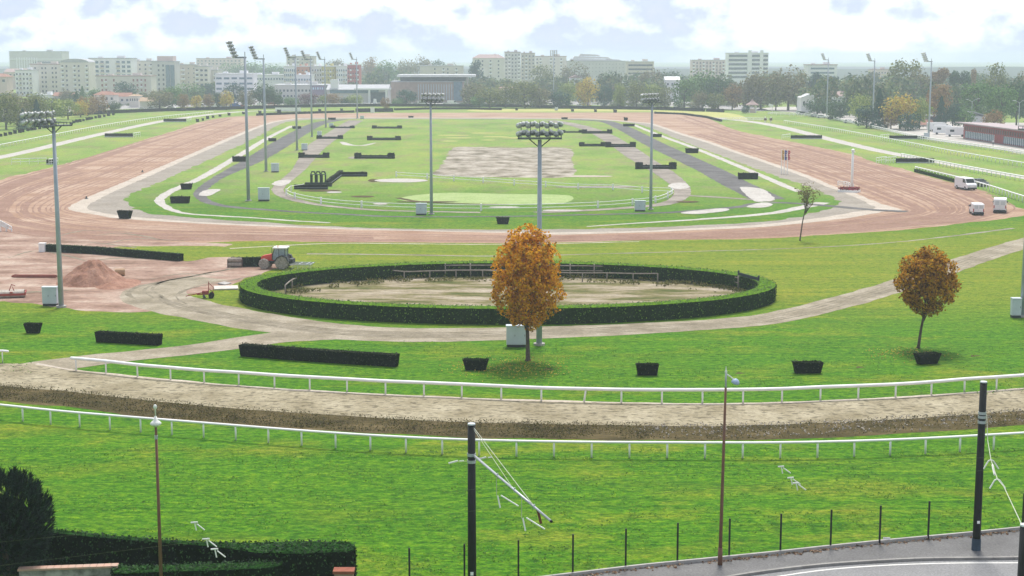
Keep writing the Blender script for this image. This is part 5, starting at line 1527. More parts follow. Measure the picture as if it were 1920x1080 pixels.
# slabs
for i, (lab, x, y, l, w_) in enumerate((("pale concrete slab lying flat at the left foot of the oval hedge", 424, 541, 2.6, 2.4), ("thin dark stained slab leaning on rubble behind the pale slab", 421, 533, 1.3, 1.0))):
    p = G(x, y)
    o = MB().box((0, 0, .09), (l, w_, .16), .2 + i, rx=0 if i == 0 else .12).build("concrete_slab", CONC if i else mat("pale_slab", (0.6, 0.56, 0.5), (0.48, 0.44, 0.38), 2), None, False, p, bevel=.03)
    tag(o, lab, "slab")
# white starting gate arm on the left
t = thing("starting_gate", "white tubular gate frame leaning at the left edge of the sand track", "gate", G(6, 434), R(-8))
mb = MB()
for a, b_ in (((-1.6, 0, 0), (-1.6, 0, 2.2)), ((-1.6, 0, 2.2), (1.3, 0, .7)), ((1.3, 0, .7), (1.3, 0, 0)), ((-1.6, 0, 1.2), (1.3, .2, .25)), ((-.4, 0, 0), (-.4, 0, 1.6)), ((.5, 0, 0), (.5, 0, 1.15)), ((-1.6, .1, 3.4), (-1.6, 0, 2.2))):
    mb.tube([a, b_], .085, 6)
mb.build("frame", W_PAINT, t)
MB().box((.2, .1, .9), (1.5, .08, .5), 0, ry=R(27)).build("panel", W_PAINT, t)
# marker posts on the track
for lab, x, y, h in (("tiny dark marker cone on the pale edge at the left bend", 162, 373, 5), ("tiny dark marker cone on the sand track further up the left straight", 267, 323, 4)):
    k = mpp(y)
    o = MB().lathe((0, 0, 0), [(.38, 0), (.38, .06), (.22, .08), (.1, h * k), (.04, h * k + .05)], 10).build("marker_cone", DKBASE, None, True, G(x, y))
    tag(o, lab, "cone")
# ------------------------------------------------------------------ far buildings
WIN = mat("window_glass", (0.10, 0.125, 0.15), (0.06, 0.075, 0.09), .8, .25)
WINB = mat("blue_window_glass", (0.16, 0.24, 0.30), (0.10, 0.16, 0.21), .8, .25)
WINR = mat("red_brown_shutter", (0.32, 0.12, 0.09), (0.24, 0.09, 0.07), .8, .6)
ROOFR = mat("red_roof_tiles", (0.36, 0.18, 0.13), (0.27, 0.13, 0.10), .6, .9)
ROOFP = mat("pinkish_roof", (0.42, 0.30, 0.28), (0.33, 0.24, 0.23), .6, .9)
ROOFG = mat("grey_roof", (0.46, 0.47, 0.49), (0.38, 0.39, 0.41), .4, .8)
ROOFW = mat("white_roof", (0.75, 0.76, 0.77), (0.62, 0.63, 0.64), .3, .6)
CREAM = mat("cream_render", (0.74, 0.69, 0.63), (0.64, 0.60, 0.55), .15, .9)
BEIGE = mat("beige_render", (0.64, 0.58, 0.51), (0.55, 0.50, 0.44), .15, .9)
WHITER = mat("white_render", (0.84, 0.84, 0.85), (0.76, 0.76, 0.78), .15, .85)
GREYR = mat("grey_render", (0.60, 0.585, 0.565), (0.52, 0.51, 0.50), .12, .9)
PINKR = mat("pink_render", (0.68, 0.54, 0.50), (0.60, 0.47, 0.44), .15, .9)
SALMON = mat("salmon_panel", (0.62, 0.30, 0.20), (0.54, 0.26, 0.18), .2, .8)
YELLOW = mat("yellow_panel", (0.62, 0.55, 0.24), (0.54, 0.48, 0.2), .2, .8)
REDP = mat("red_panel", (0.52, 0.16, 0.17), (0.44, 0.13, 0.14), .2, .8)
def block(label, x0, x1, yt, Y, wall, depth=14, roof=None, rows=0, cols=0, wsz=(.45, .5), win=None, first=.9, fh=3.0, style="flat", cat="apartment block", name="apartment_block", wcols=None, extra=None):
    """a building standing on the ground at distance Y between two picture columns, with its roofline at row yt"""
    A = P(x0, yt, Y); B = P(x1, yt, Y)
    H = A.z; W_ = B.x - A.x
    t = thing(name, label, cat, ((A.x + B.x) / 2, Y, 0))
    MB().box((0, depth / 2, H / 2), (W_, depth, H)).build("wall", wall, t)
    if style == "flat":
        r = MB().box((0, depth / 2, H + .25), (W_ + .6, depth + .6, .5)).build("roof", roof or ROOFG, t)
        MB().box((W_ * .2, depth * .5, H + 1.2), (min(5, W_ * .2), 4, 1.6)).box((-W_ * .27, depth * .4, H + .9), (min(3, W_ * .12), 3, 1.0)).build("roof_box", wall, r)
    elif style == "hip":
        hh = min(3.0, W_ * .18)
        r = MB().add([(-W_ / 2 - .6, -.6, H), (W_ / 2 + .6, -.6, H), (W_ / 2 + .6, depth + .6, H), (-W_ / 2 - .6, depth + .6, H), (-W_ / 2 + hh * 1.6, depth / 2, H + hh), (W_ / 2 - hh * 1.6, depth / 2, H + hh)],
                 [(0, 1, 5, 4), (1, 2, 5), (2, 3, 4, 5), (3, 0, 4), (3, 2, 1, 0)]).build("roof", roof or ROOFR, t)
        MB().box((W_ * .2, depth * .5, H + hh * .9), (.9, .9, 1.6)).build("chimney", BEIGE, r)
    elif style == "gable":
        hh = W_ * .22
        MB().prism([(-W_ / 2 - .4, H), (W_ / 2 + .4, H), (0, H + hh)], -.5, depth + .5, "Y").build("roof", roof or ROOFR, t)
    elif style == "ridge":
        hh = min(2.6, depth * .22)
        MB().prism([(-.6, H), (depth + .6, H), (depth / 2, H + hh)], -W_ / 2 - .5, W_ / 2 + .5, "X").build("roof", roof or ROOFR, t)
    elif style == "dome":
        n = 12
        pl = [(W_ / 2 * math.cos(math.pi * i / n) * 1.02, H + W_ * .13 * math.sin(math.pi * i / n)) for i in range(n + 1)]
        MB().prism(pl, -.3, depth + .3, "Y").build("roof", roof or ROOFG, t)
    if rows and cols:
        cw = W_ / cols
        ww, wh = cw * wsz[0], fh * wsz[1]
        wm = MB().box((0, 0, 0), (ww, .16, wh)).mesh("window", win or WIN)
        fm_ = MB().box((0, .0, -wh / 2 - .09), (ww + .3, .34, .16)).mesh("sill", WHITER)
        bal = MB().box((0, 0, 0), (cw * .8, 1.2, .16)).box((0, -.56, .5), (cw * .8, .06, .9)).mesh("balcony", WHITER if wall != WHITER else BEIGE)
        for j in range(rows):
            for i in range(cols):
                if wcols and i not in wcols: continue
                z = H - first - fh * (j + .5)
                if z < 2: continue
                o = inst("window", wm, t, (-W_ / 2 + cw * (i + .5), -.07, z))
                if ww < 4: inst("sill", fm_, o)
                if "apartment" in name and (i + len(label)) % 3 == 0 and ww < 4:
                    inst("balcony", bal, t, (-W_ / 2 + cw * (i + .5), -.6, z - fh * .42))
    return t, W_, H, depth
# skyline, left to right
t, W_, H, D = block("big grey slab building high on the left skyline", 17, 116, 97, 1500, GREYR, 24, None, 0, 0, fh=3)
for i in range(9):
    MB().box((-W_ * .36 + i * 2.4, -.2, H * .45), (.9, .4, H * .74)).build("pilaster", WHITER, t)
MB().box((0, -.25, H - 7), (W_, .5, .8)).build("cornice", WHITER, t)
wl = MB().box((0, 0, 0), (W_ * .5, .3, 1.3)).mesh("window", WIN)
for k in range(4):
    inst("window", wl, t, (W_ * .2, -.15, H - 10 - 3.4 * k))
block("low pinkish roofed hall in front of the grey slab, far left", 8, 54, 135, 1240, PINKR, 16, ROOFP, 1, 6, style="ridge", cat="building", name="hall")
block("red roofed house at the left edge behind the olive tree", -22, 12, 144, 960, PINKR, 12, ROOFR, 1, 3, style="hip", cat="house", name="house")
block("whitish apartment block with small windows under the grey slab", 28, 60, 132, 1010, WHITER, 14, None, 6, 5, (.45, .42))
block("cream apartment block with a tall recessed stair strip, left of centre of the left group", 56, 114, 121, 1030, CREAM, 14, ROOFP, 7, 9, (.42, .45), wcols=[0, 1, 3, 4, 6, 7])
block("cream apartment block under a shallow domed roof", 113, 166, 117, 1000, CREAM, 16, ROOFG, 7, 7, (.4, .42), style="dome", wcols=[0, 1, 3, 4, 6])
block("pale block with blue grey bay windows right of the domed roof", 166, 246, 110, 1060, WHITER, 16, ROOFG, 5, 8, (.6, .55), WINB, wcols=[1, 2, 3, 5, 6, 7])
block("lower cream block with red brown shutters in front of the bay windowed block", 180, 283, 143, 940, CREAM, 14, ROOFP, 5, 14, (.4, .5), WINR, wcols=[1, 2, 4, 9, 10, 11, 12])
block("plain pale tower slab between the bay windowed block and the pink capped tower", 246, 288, 115, 1080, CREAM, 14, None, 6, 4, (.25, .4))
t, W_, H, D = block("tower block with a pink cap and dark glazed corner strips", 284, 327, 116, 1010, GREYR, 16, ROOFG, 7, 5, (.35, .5), wcols=[1, 2])
MB().box((W_ * .05, D / 2, H + 2.0), (W_ * .7, D * .6, 3.4)).build("roof_cap", PINKR, t)
st_ = MB().box((0, 0, 0), (W_ * .17, .4, H * .7)).mesh("glazed_strip", WINB)
inst("glazed_strip", st_, t, (W_ * .40, -.2, H * .56)); inst("glazed_strip", st_, t, (W_ * .2, -.2, H * .56))
block("long plain beige block right of the pink capped tower", 328, 368, 122, 1050, BEIGE, 16, None, 5, 4, (.18, .3))
block("beige end block with two columns of dark windows", 365, 390, 125, 1000, CREAM, 14, None, 6, 3, (.55, .42), wcols=[0, 1, 2])
block("narrow cream block with a shaded recess next to the two columns of windows", 389, 408, 132, 1010, CREAM, 14, None, 5, 2, (.4, .5), wcols=[1])
block("long pale flat building on the wooded hill far left of centre", 368, 452, 110, 1650, PINKR, 16, ROOFP, 2, 12, (.4, .4), cat="building", name="hillside_building")
block("white low building with dark ribbon windows left of the front floodlights", 403, 475, 139, 900, WHITER, 14, ROOFW, 3, 5, (.7, .36), WINB, cat="office", name="office_building")
# houses in the trees
for a in (("red roofed house with a pale gable wall left of the big dark tree", 176, 214, 178, 800, "hip"), ("red brown roofed long house under the cream blocks", 205, 243, 181, 830, "ridge"), ("small house with an orange tan hip roof", 242, 259, 180, 790, "hip"), ("white walled house with a tan roof behind the clipped hedge", 262, 300, 190, 775, "ridge"), ("pale low house with a white flat roof on the left", 64, 100, 179, 860, "flat"), ("small house with a pale roof left of the dark conifer", 100, 138, 180, 850, "ridge")):
    block(a[0], a[1], a[2], a[3], a[4], CREAM if a[5] != "flat" else WHITER, 9, ROOFW if a[5] == "flat" else (mat("tan_roof", (0.46, 0.33, 0.22), (0.36, 0.26, 0.17), .6, .9) if "tan" in a[0] else ROOFR), 1, 4, (.4, .42), style=a[5], cat="house", name="house", first=.4)
# colour panelled row
block("pale apartment tower rising behind the colour panelled row", 537, 588, 106, 1300, BEIGE, 18, None, 6, 6, (.3, .4))
block("white gridded block with close windows, left end of the colour panelled row", 532, 554, 125, 1000, WHITER, 16, ROOFW, 6, 6, (.6, .5), WINB)
block("salmon panelled block beside the white gridded block", 556, 578, 125, 1005, SALMON, 16, ROOFW, 4, 3, (.25, .3))
block("white lower block under the salmon panels", 553, 584, 142, 960, WHITER, 14, ROOFW, 2, 6, (.6, .4), WINB)
block("pale block between the salmon and yellow panels", 584, 603, 125, 1010, WHITER, 16, ROOFW, 5, 4, (.4, .4))
block("yellow panelled block in the colour panelled row", 603, 627, 125, 1005, YELLOW, 16, ROOFW, 4, 5, (.3, .4))
block("white block between the yellow and red panels", 630, 651, 125, 1000, WHITER, 16, ROOFW, 4, 5, (.45, .4), WINB)
block("red panelled block at the right end of the colour panelled row", 651, 673, 122, 1000, REDP, 16, ROOFW, 4, 5, (.3, .4))
block("long low white building left of the grid block", 470, 532, 141, 1010, WHITER, 16, ROOFW, 1, 12, (.6, .4), WINB, cat="building", name="low_building")
t, W_, H, D = block("long low beige commercial building with a mauve sign front", 515, 612, 160, 860, GREYR, 18, ROOFW, 2, 14, (.5, .4), cat="commercial building", name="commercial_building", first=1.4)
MB().box((W_ * .34, -.3, H - 2.8), (W_ * .30, .6, 5.2)).build("sign_front", mat("mauve_panel", (0.30, 0.24, 0.34), (0.25, 0.2, 0.29), .3), t)
sgm = MB()
for i, w_ in enumerate((.8, .5, .9, .6, .7)):
    sgm.box((W_ * .25 + i * 1.25, -.66, H - 1.7), (w_, .1, 1.2))
sgm.build("sign_marks", mat("pale_blue_sign", (0.6, 0.75, 0.9), (0.55, 0.7, 0.86)), t)
# hall with white portal
t, W_, H, D = block("long grey roofed hall with a white portal frame at the far middle left", 613, 727, 168, 850, GREYR, 22, ROOFG, 0, 0, style="ridge", cat="hall", name="exhibition_hall")
MB().box((-W_ * .05, -.25, H - 1.1), (W_ * .8, .5, 1.6)).build("window_band", WINB, t)
MB().box((W_ * .36, -.4, H * .42), (W_ * .27, .6, H * .8)).build("glazed_front", WIN, t)
pm = MB().box((0, 0, H * .5), (1.0, 1.0, H)).mesh("column", WHITER)
inst("column", pm, t, (W_ * .20, -1.6, 0)); inst("column", pm, t, (W_ * .48, -1.6, 0))
MB().box((W_ * .25, -1.6, H + .3), (W_ * .6, 1.6, .8)).build("portal_beam", WHITER, t)
MB().box((-W_ * .38, 3, H + 3), (4.2, 4, 5)).build("white_tower", WHITER, t)
# dark brick and glass building
t, W_, H, D = block("modern brick and glass building under a long flat white roof", 733, 868, 154, 880, mat("brown_brick_wall", (0.42, 0.32, 0.27), (0.33, 0.25, 0.215), .4, .9), 26, ROOFG, 0, 0, cat="building", name="modern_building")
A_ = P(745, 142, 880).x - t.location.x; B_ = P(891, 142, 880).x - t.location.x; zr_ = P(745, 142, 880).z
MB().box(((A_ + B_) / 2, 9, zr_), (B_ - A_, 26, 1.3)).build("canopy_roof", ROOFW, t)
MB().box(((A_ + B_) / 2 - 2, 11, (H + zr_) / 2 + .3), ((B_ - A_) * .84, 18, zr_ - H - .6)).build("clerestory", WIN, t)
stm = MB().box((0, 0, 0), (.55, .3, H * .8)).mesh("fin", STEEL_L)
for i in range(16):
    inst("fin", stm, t, (-W_ * .12 + i * 1.45, -.18, H * .5))
MB().box((W_ * .43, -.2, H * .55), (W_ * .12, .5, H * .95)).build("glazed_bay", WINB, t)
MB().cyl((B_ - 4.5, 2, 0), (B_ - 4.5, 2, zr_ - .7), .5, .5, 8).build("column", CONC, t)
block("beige low block with dark recesses behind the flat white roof", 787, 868, 124, 1250, BEIGE, 16, None, 3, 10, (.3, .5), wcols=[3, 5, 6, 8])
block("pale apartment block with brown tiled top behind the tall green tree", 886, 946, 109, 1250, CREAM, 16, ROOFP, 5, 8, (.35, .45), style="hip", wcols=[1, 2, 4, 6])
block("taller greyish tower left of the centre skyline", 946, 976, 98, 1280, GREYR, 16, ROOFP, 7, 5, (.4, .45))
block("greyish tower twin, just right of the taller tower", 977, 1003, 100, 1300, BEIGE, 16, ROOFP, 7, 4, (.35, .45))
block("pale block with dark chimneys behind the far middle floodlight", 1004, 1062, 106, 1350, CREAM, 16, ROOFP, 5, 9, (.4, .45), wcols=[0, 1, 4, 5, 7])
t, W_, H, D = block("very long pale building with a stepped roof right of the centre", 1064, 1178, 115, 1300, GREYR, 26, ROOFG, 3, 18, (.12, .3), cat="building", name="arena_building")
for x0, x1, z0, z1, y in ((-.46, .40, .5, 2.2, 4), (-.40, .22, 2.2, 4.2, 7), (-.30, .06, 4.2, 6.2, 10)):
    MB().prism([(W_ * x0, H + z0), (W_ * x1, H + z0), (W_ * (x1 - .05), H + z1 - .7), (W_ * (x0 + .02), H + z1)], y, 22, "Y").build("roof_step", mat("pale_sheet_roof", (0.62, 0.61, 0.60), (0.52, 0.52, 0.51), .3), t)
block("grey beige block with ribbon windows right of the long stepped roof", 1176, 1226, 116, 1150, BEIGE, 16, ROOFW, 4, 1, (.9, .4))
block("pink apartment block with tall dark recesses left of the white office", 1298, 1366, 113, 1400, PINKR, 16, None, 4, 11, (.42, .72), mat("mauve_recess", (0.22, 0.15, 0.17), (0.18, 0.12, 0.14)), cat="apartment block")
t, W_, H, D = block("white office slab with dark ribbon windows on the right skyline", 1366, 1441, 100, 1250, WHITER, 18, ROOFW, 0, 0, cat="office", name="office_building")
for x0, x1 in ((-.49, -.03), (.09, .28), (.37, .49)):
    wm = MB().box((0, 0, 0), ((x1 - x0) * W_, .3, 1.7)).mesh("window", WIN)
    for k in range(6):
        inst("window", wm, t, ((x0 + x1) / 2 * W_, -.12, H - 2.0 - 3.35 * k))
for x in (.03, .325):
    MB().box((x * W_, -.4, H / 2 + 1.2), (.085 * W_, 1.2, H + 2.4)).build("stair_tower", WHITER, t)
block("white stepped building behind the dark trees right of the office", 1515, 1570, 122, 1100, WHITER, 16, ROOFP, 3, 1, (.8, .4), WINB, cat="building", name="white_building")
block("low long brown building on the right skyline left of the tall trees", 1635, 1668, 131, 1300, PINKR, 14, ROOFP, 2, 6, (.4, .4), cat="building", name="long_building")
block("white gabled house front by the round dark tree on the right", 1502, 1535, 183, 720, WHITER, 10, ROOFW, 1, 3, (.3, .4), style="gable", cat="house", name="house")
block("low white house with a pinkish roof behind the round dark tree", 1553, 1602, 180, 740, WHITER, 10, ROOFP, 1, 6, (.4, .4), style="ridge", cat="house", name="house")
block("little roof and white wall glimpsed between the trees right of centre", 1248, 1274, 150, 900, WHITER, 9, ROOFW, 1, 3, (.4, .4), style="ridge", cat="house", name="house")
block("pale house hidden by trees right of the tall green tree", 936, 962, 170, 830, CREAM, 9, ROOFP, 1, 3, (.4, .4), style="ridge", cat="house", name="house")
block("white hut with a lilac gable left of the golden tree", 1068, 1092, 146, 950, WHITER, 9, ROOFP, 1, 3, (.4, .4), style="gable", cat="house", name="house")
# the right hand yard
Yr = G(1860, 271).y
A_ = G(1806, 259); B_ = G(1990, 287)
t = thing("red_stand", "long dark red low building with a glazed front at the right edge", "building", A_, math.atan2((B_ - A_).y, (B_ - A_).x))
L = (B_ - A_).length
k = mpp(262)
Hh = 27 * k
REDW = mat("dark_red_cladding", (0.34, 0.06, 0.07), (0.27, 0.05, 0.06), .6, .7)
MB().box((L / 2, 5, Hh / 2), (L, 10, Hh)).build("wall", REDW, t)
MB().box((L / 2, 4.2, Hh + .25), (L + 3, 13, .35), rx=-.03).build("roof", mat("pink_grey_sheet", (0.42, 0.34, 0.35), (0.34, 0.27, 0.28), .5, .6), t)
wm = MB().box((0, 0, 0), (1.0, .14, 1.25)).mesh("window", mat("dim_red_glass", (0.09, 0.022, 0.03), (0.06, 0.016, 0.02), 1, .3))
n = int(L / 1.9)
for i in range(n):
    inst("window", wm, t, (1.6 + i * 1.9, -.06, Hh * .74))
pmn = MB().box((0, 0, 0), (1.25, .12, 2.0)).mesh("glazed_panel", WINB)
mul = MB().box((0, -.02, 0), (.14, .2, 2.2)).mesh("mullion", WHITER)
for i in range(n):
    x = 2.4 + i * 1.5
    if L * .36 < x < L * .45: continue
    inst("glazed_panel", pmn, t, (x, -.06, Hh * .29)); inst("mullion", mul, t, (x + .75, -.06, Hh * .29))
block("dark two storey chalet with a white roof between the trees at the right", 1745, 1777, 218, 610, mat("dark_chalet", (0.05, 0.055, 0.06)), 8, ROOFW, 1, 4, (.35, .55), WHITER, first=1.2, cat="building", name="chalet")
block("white wall shed with an orange tiled roof in the right yard", 1714, 1750, 234, 570, WHITER, 8, ROOFR, 1, 1, (.05, .2), style="ridge", cat="shed", name="shed")
block("small white hut with a dark window in the right yard", 1648, 1674, 229, 640, WHITER, 6, ROOFW, 1, 2, (.5, .5), cat="hut", name="hut", wcols=[1], first=.1, fh=2.4)
block("little white cabin left of the orange roofed shed", 1696, 1713, 236.5, 575, WHITER, 5, ROOFW, 1, 2, (.3, .4), cat="hut", name="hut", first=.1, fh=2.0)
t, W_, H, D = block("white house with a slanted roof above the red building", 1827, 1851, 218, 560, WHITER, 8, None, 1, 2, (.3, .5), cat="house", name="house", wcols=[1], style="none")
MB().prism([(-W_ / 2 - .7, H + 1.5), (W_ / 2 + .7, H - .4), (W_ / 2 + .7, H - .1), (-W_ / 2 - .7, H + 1.8)], -1, D + 1, "Y").build("roof", STEEL_L, t)
def camper(label, px, py, rz):
    k = mpp(py)
    t = thing("camper_van", label, "camper", G(px, py), rz, "white campers in the right yard")
    MB().prism([(-3.2, .5), (-3.2, 2.9), (-3.0, 3.05), (2.3, 3.05), (3.1, 2.5), (2.9, 2.0), (1.9, 1.9), (3.2, 1.2), (3.4, .5)], -1.1, 1.1, "Y").build("body", WHITEV, t)
    for s_ in (-1, 1):
        MB().box((-1.2, s_ * 1.11, 1.9), (1.3, .06, .7)).build("side_window", GLASS, t)
    MB().box((2.62, 0, 1.58), (.9, 1.8, .06), ry=R(28)).build("windscreen", GLASS, t)
    wm_ = MB().cyl((0, -.12, 0), (0, .12, 0), .36, .36, 12).mesh("wheel", TYRE)
    for x in (-1.9, 2.0):
        for s_ in (-1, 1):
            inst("wheel", wm_, t, (x, s_ * 1.0, .36))
camper("white camper parked left of the red building, nearest the wall", 1792, 256, R(-15))
camper("white camper with two dark windows between the floodlight and the red building", 1768, 252, R(-20))
camper("white camper at the far side of the yard behind the floodlight pole", 1756, 246, R(10))
b = G(1410, 211)
t = thing("pagoda", "small white pagoda with a tiled roof standing at the far right bend", "pavilion", b)
k = mpp(211)
for x in (-1, 1):
    for y in (-1, 1):
        MB().cyl((x * 1.5, y * 1.5, 0), (x * 1.5, y * 1.5, 14 * k), .25, .22, 8).build("column", WHITER, t)
MB().box((0, 0, 3.5 * k), (3.2, 3.2, 7 * k)).build("wall", PINKR, t)
MB().lathe((0, 0, 14 * k), [(3.2, 0), (2.6, .5), (1.2, 1.3), (.5, 2.0), (.1, 2.8)], 8).build("roof", ROOFP, t)
def lamp_far(label, px, py, ty):
    b = G(px, py); H = P(px, ty, b.y).z
    t = thing("street_lamp", label, "street lamp", b, 0, "street lamps in the right yard")
    MB().cyl((0, 0, 0), (0, 0, H), .14, .08, 6).build("pole", STEEL_L, t)
    MB().tube([(0, 0, H - .2), (.8, 0, H + .5), (2.0, 0, H + .9)], .06, 5).tube([(0, 0, H - .2), (-.8, 0, H + .3), (-1.6, 0, H + .6)], .06, 5).build("arm", STEEL_L, t)
    hm_ = MB().box((0, 0, 0), (.8, .35, .16)).mesh("lamp_head", LENS)
    inst("lamp_head", hm_, t, (2.3, 0, H + .95)); inst("lamp_head", hm_, t, (-1.9, 0, H + .62))
lamp_far("double armed street lamp behind the red building, left one", 1821, 236, 190)
lamp_far("double armed street lamp behind the red building, at the right edge", 1909, 248, 192)
# person
def person(px, py):
    b = G(px, py)
    V = [(0, 0, .93), (0, 0, 1.15), (0, 0, 1.42), (0, 0, 1.52), (0, .0, 1.66), (.10, 0, .9), (.11, -.03, .48), (.10, .02, .06), (.11, -.14, .03), (-.10, 0, .9), (-.11, .03, .48), (-.12, .08, .06), (-.13, -.08, .03), (.2, 0, 1.4), (.25, .02, 1.13), (.24, -.1, .9), (.24, -.14, .82), (-.2, 0, 1.4), (-.25, .03, 1.13), (-.25, -.06, .9), (-.25, -.1, .82)]
    E = [(0, 1), (1, 2), (2, 3), (3, 4), (0, 5), (5, 6), (6, 7), (7, 8), (0, 9), (9, 10), (10, 11), (11, 12), (2, 13), (13, 14), (14, 15), (15, 16), (2, 17), (17, 18), (18, 19), (19, 20)]
    rad = [.15, .14, .15, .06, .11, .1, .07, .05, .045, .1, .07, .05, .045, .07, .05, .035, .04, .07, .05, .035, .04]
    me = bpy.data.meshes.new("person")
    me.from_pydata(V, E, [])
    o = bpy.data.objects.new("person", me); C.objects.link(o); o.location = b
    md = o.modifiers.new("skin", "SKIN")
    for i, r_ in enumerate(rad):
        me.skin_vertices[0].data[i].radius = (r_, r_ * .8)
    me.skin_vertices[0].data[0].use_root = True
    o.modifiers.new("sub", "SUBSURF").levels = 1
    m, nt, bb = new_mat("person_clothes")
    sx = N(nt, "ShaderNodeSeparateXYZ"); nt.links.new(coord_of(nt), sx.inputs[0])
    mr = N(nt, "ShaderNodeMapRange"); mr.inputs[1].default_value = 0; mr.inputs[2].default_value = 1.8
    nt.links.new(sx.outputs[2], mr.inputs[0])
    cr_ = ramp(nt, mr.outputs[0], [(0, (.02, .02, .022)), (.52, (.75, .75, .75)), (.83, (.45, .28, .2)), (.95, (.04, .03, .02))])
    cr_.node.color_ramp.interpolation = "CONSTANT"
    nt.links.new(cr_, bb.inputs[0])
    me.materials.append(m)
    tag(o, "person in a white top and dark trousers standing by the right boundary rail", "person")
if not hasattr(bpy.types.Mesh, "skin_vertices"):
    pass
def skin_person():
    try:
        person(1862, 273)
    except Exception as e:
        print("person:", e)
# ------------------------------------------------------------------ cars parked far away
CARC = {"white": WHITEV, "silver": body_mat("silver", (0.45, 0.47, 0.5)), "red": body_mat("red", (0.45, 0.04, 0.04)), "blue": body_mat("blue", (0.05, 0.12, 0.4)), "dark": body_mat("dark", (0.04, 0.045, 0.05))}
proto = {}
def far_car(label, px, py, col, kind="car", rz=0.0):
    key = (col, kind)
    if key not in proto:
        proto[key] = vehicle(kind, label, "van" if "van" in kind else "car", G(px, py), rz, CARC[col], "vehicles parked beyond the far hedge", False)
        return
    o = copy_tree(proto[key])
    o.location = G(px, py); o.rotation_euler = (0, 0, rz)
    o["label"] = label
for a in (("white car far left below the tan roofed house", 268, 207, "white", "car", .1), ("silver car right of the white walled house", 284, 206, "silver", "car", .3), ("white car beneath the small brown trees on the left", 322, 204.5, "white", "car", -.2), ("white van with a dark top left of the orange trees", 376, 203, "white", "van", 0), ("white van below the russet tree on the left", 404, 202.3, "white", "van", .1), ("silver car between the white van and the blue van", 421, 202, "silver", "car", 0),
          ("blue van far left of the floodlights", 441, 201.5, "blue", "van", .1), ("red car just left of the front floodlight pole", 456, 201.3, "red", "car", 0), ("white van at the foot of the big dark tree", 489, 200.8, "white", "van", 1.3), ("red van right of the second floodlight pole", 512, 200, "red", "van", 0), ("white car beyond the far hedge under the beige commercial building", 566, 198.5, "white", "car", .2), ("white car below the purple shrubs", 577, 197, "white", "car", 0),
          ("silver car left of the russet shrubs at the far hall", 598, 197.5, "silver", "car", .2), ("dark car beside the white row before the hall", 640, 197.5, "dark", "car", 0), ("white car in front of the white portal frame", 684, 197.5, "white", "car", 0), ("dark car right of the white portal frame", 700, 197, "dark", "car", .1), ("white car left of the little russet tree", 712, 197.3, "white", "car", .1), ("white car under the dark round tree by the brick building", 768, 197, "white", "car", 0), ("silver car right of the dark round tree", 781, 197, "silver", "car", .1),
          ("white van before the grey fins of the modern building", 792, 197, "white", "van", 0), ("white car right of the infield floodlight head", 838, 197, "white", "car", -.1), ("white van at the right end of the modern building", 848, 196.6, "white", "van", .3), ("silver car below the right glazed bay", 866, 197.5, "silver", "car", 0), ("white car under the tall green tree at the centre left", 927, 198.5, "white", "car", 0), ("white car left of the golden tree", 1088, 200, "white", "car", .5), ("silver car right of the golden tree", 1133, 200.5, "silver", "car", .3),
          ("white car right of the pale yellow green tree", 1180, 203, "white", "car", .2), ("white van under the olive trees right of the centre", 1199, 203.5, "white", "van", .4), ("white van in the trees left of the pagoda", 1272, 202, "white", "van", .8), ("silver car left of the far short hedge", 1301, 204, "silver", "car", 0), ("white car at the lower edge of the white gabled house", 1501, 214, "white", "car", -.4), ("dark car beside the white car at the gabled house", 1508, 215.5, "dark", "car", -.4), ("white car leftmost under the round dark tree", 1517, 217, "white", "car", -.4), ("silver car middle of the row under the round dark tree", 1530, 219.5, "silver", "car", -.4), ("white car at the right end of the row by the floodlight", 1541, 221.5, "white", "car", -.4), ("dark car just right of the floodlight at the round tree", 1562, 224.5, "dark", "car", -.4), ("white car in the yard below the conifer", 1592, 231, "white", "car", -.4)):
    far_car(*a)
# small white tent and monument before the hall
t = thing("monument", "small white stepped monument in front of the white portal hall", "monument", G(703, 199.5))
MB().box((0, 0, .7), (5, 3, 1.4), taper=.85).build("base", WHITER, t)
MB().box((0, 0, 2.6), (2.0, 1.6, 2.6), taper=.6).build("pedestal", WHITER, t)
t = thing("sign_board", "small white sign box on posts right of the far straight hedge", "sign", G(1341, 208))
MB().cyl((0, 0, 0), (0, 0, 3), .15, .12, 6).build("post", W_PAINT, t)
MB().box((1.0, 0, 4.0), (2.6, .3, 1.7), ry=-.2).build("board", W_PAINT, t)
t = thing("sign_board", "small white angled board on a post right of the pagoda", "sign", G(1448, 211))
MB().cyl((0, 0, 0), (0, 0, 2.4), .15, .12, 6).build("post", W_PAINT, t)
MB().box((-.7, 0, 3.2), (2.2, .3, 1.3), ry=.3).build("board", W_PAINT, t)
t = thing("marker_stand", "pair of short white posts with brown panels on the pale path, far right bend", "marker", G(1440, 229))
for x in (-1.1, 1.1):
    MB().cyl((x, 0, 0), (x, 0, 2.2), .22, .2, 8).build("post", W_PAINT, t)
    MB().box((x, -.1, 1.1), (1.1, .3, .9)).build("panel", mat("brown_panel", (0.16, 0.09, 0.05)), t)
t = thing("white_screen", "low white screen on the far turf beside the third floodlight pole", "screen", G(540, 209))
MB().box((0, 0, 1.0), (12, .4, 1.6)).build("panel", W_PAINT, t)
MB().box((0, 0, .1), (12.4, .8, .3)).build("foot", STEEL_L, t)
t = thing("white_box", "little white box between the two tall hedges on the far straight", "box", G(698.5, 211))
MB().box((0, 0, 1.1), (1.8, 1.2, 2.2)).build("body", W_PAINT, t)
MB().box((0, 0, 2.25), (2.1, 1.5, .15)).build("lid", STEEL_L, t)
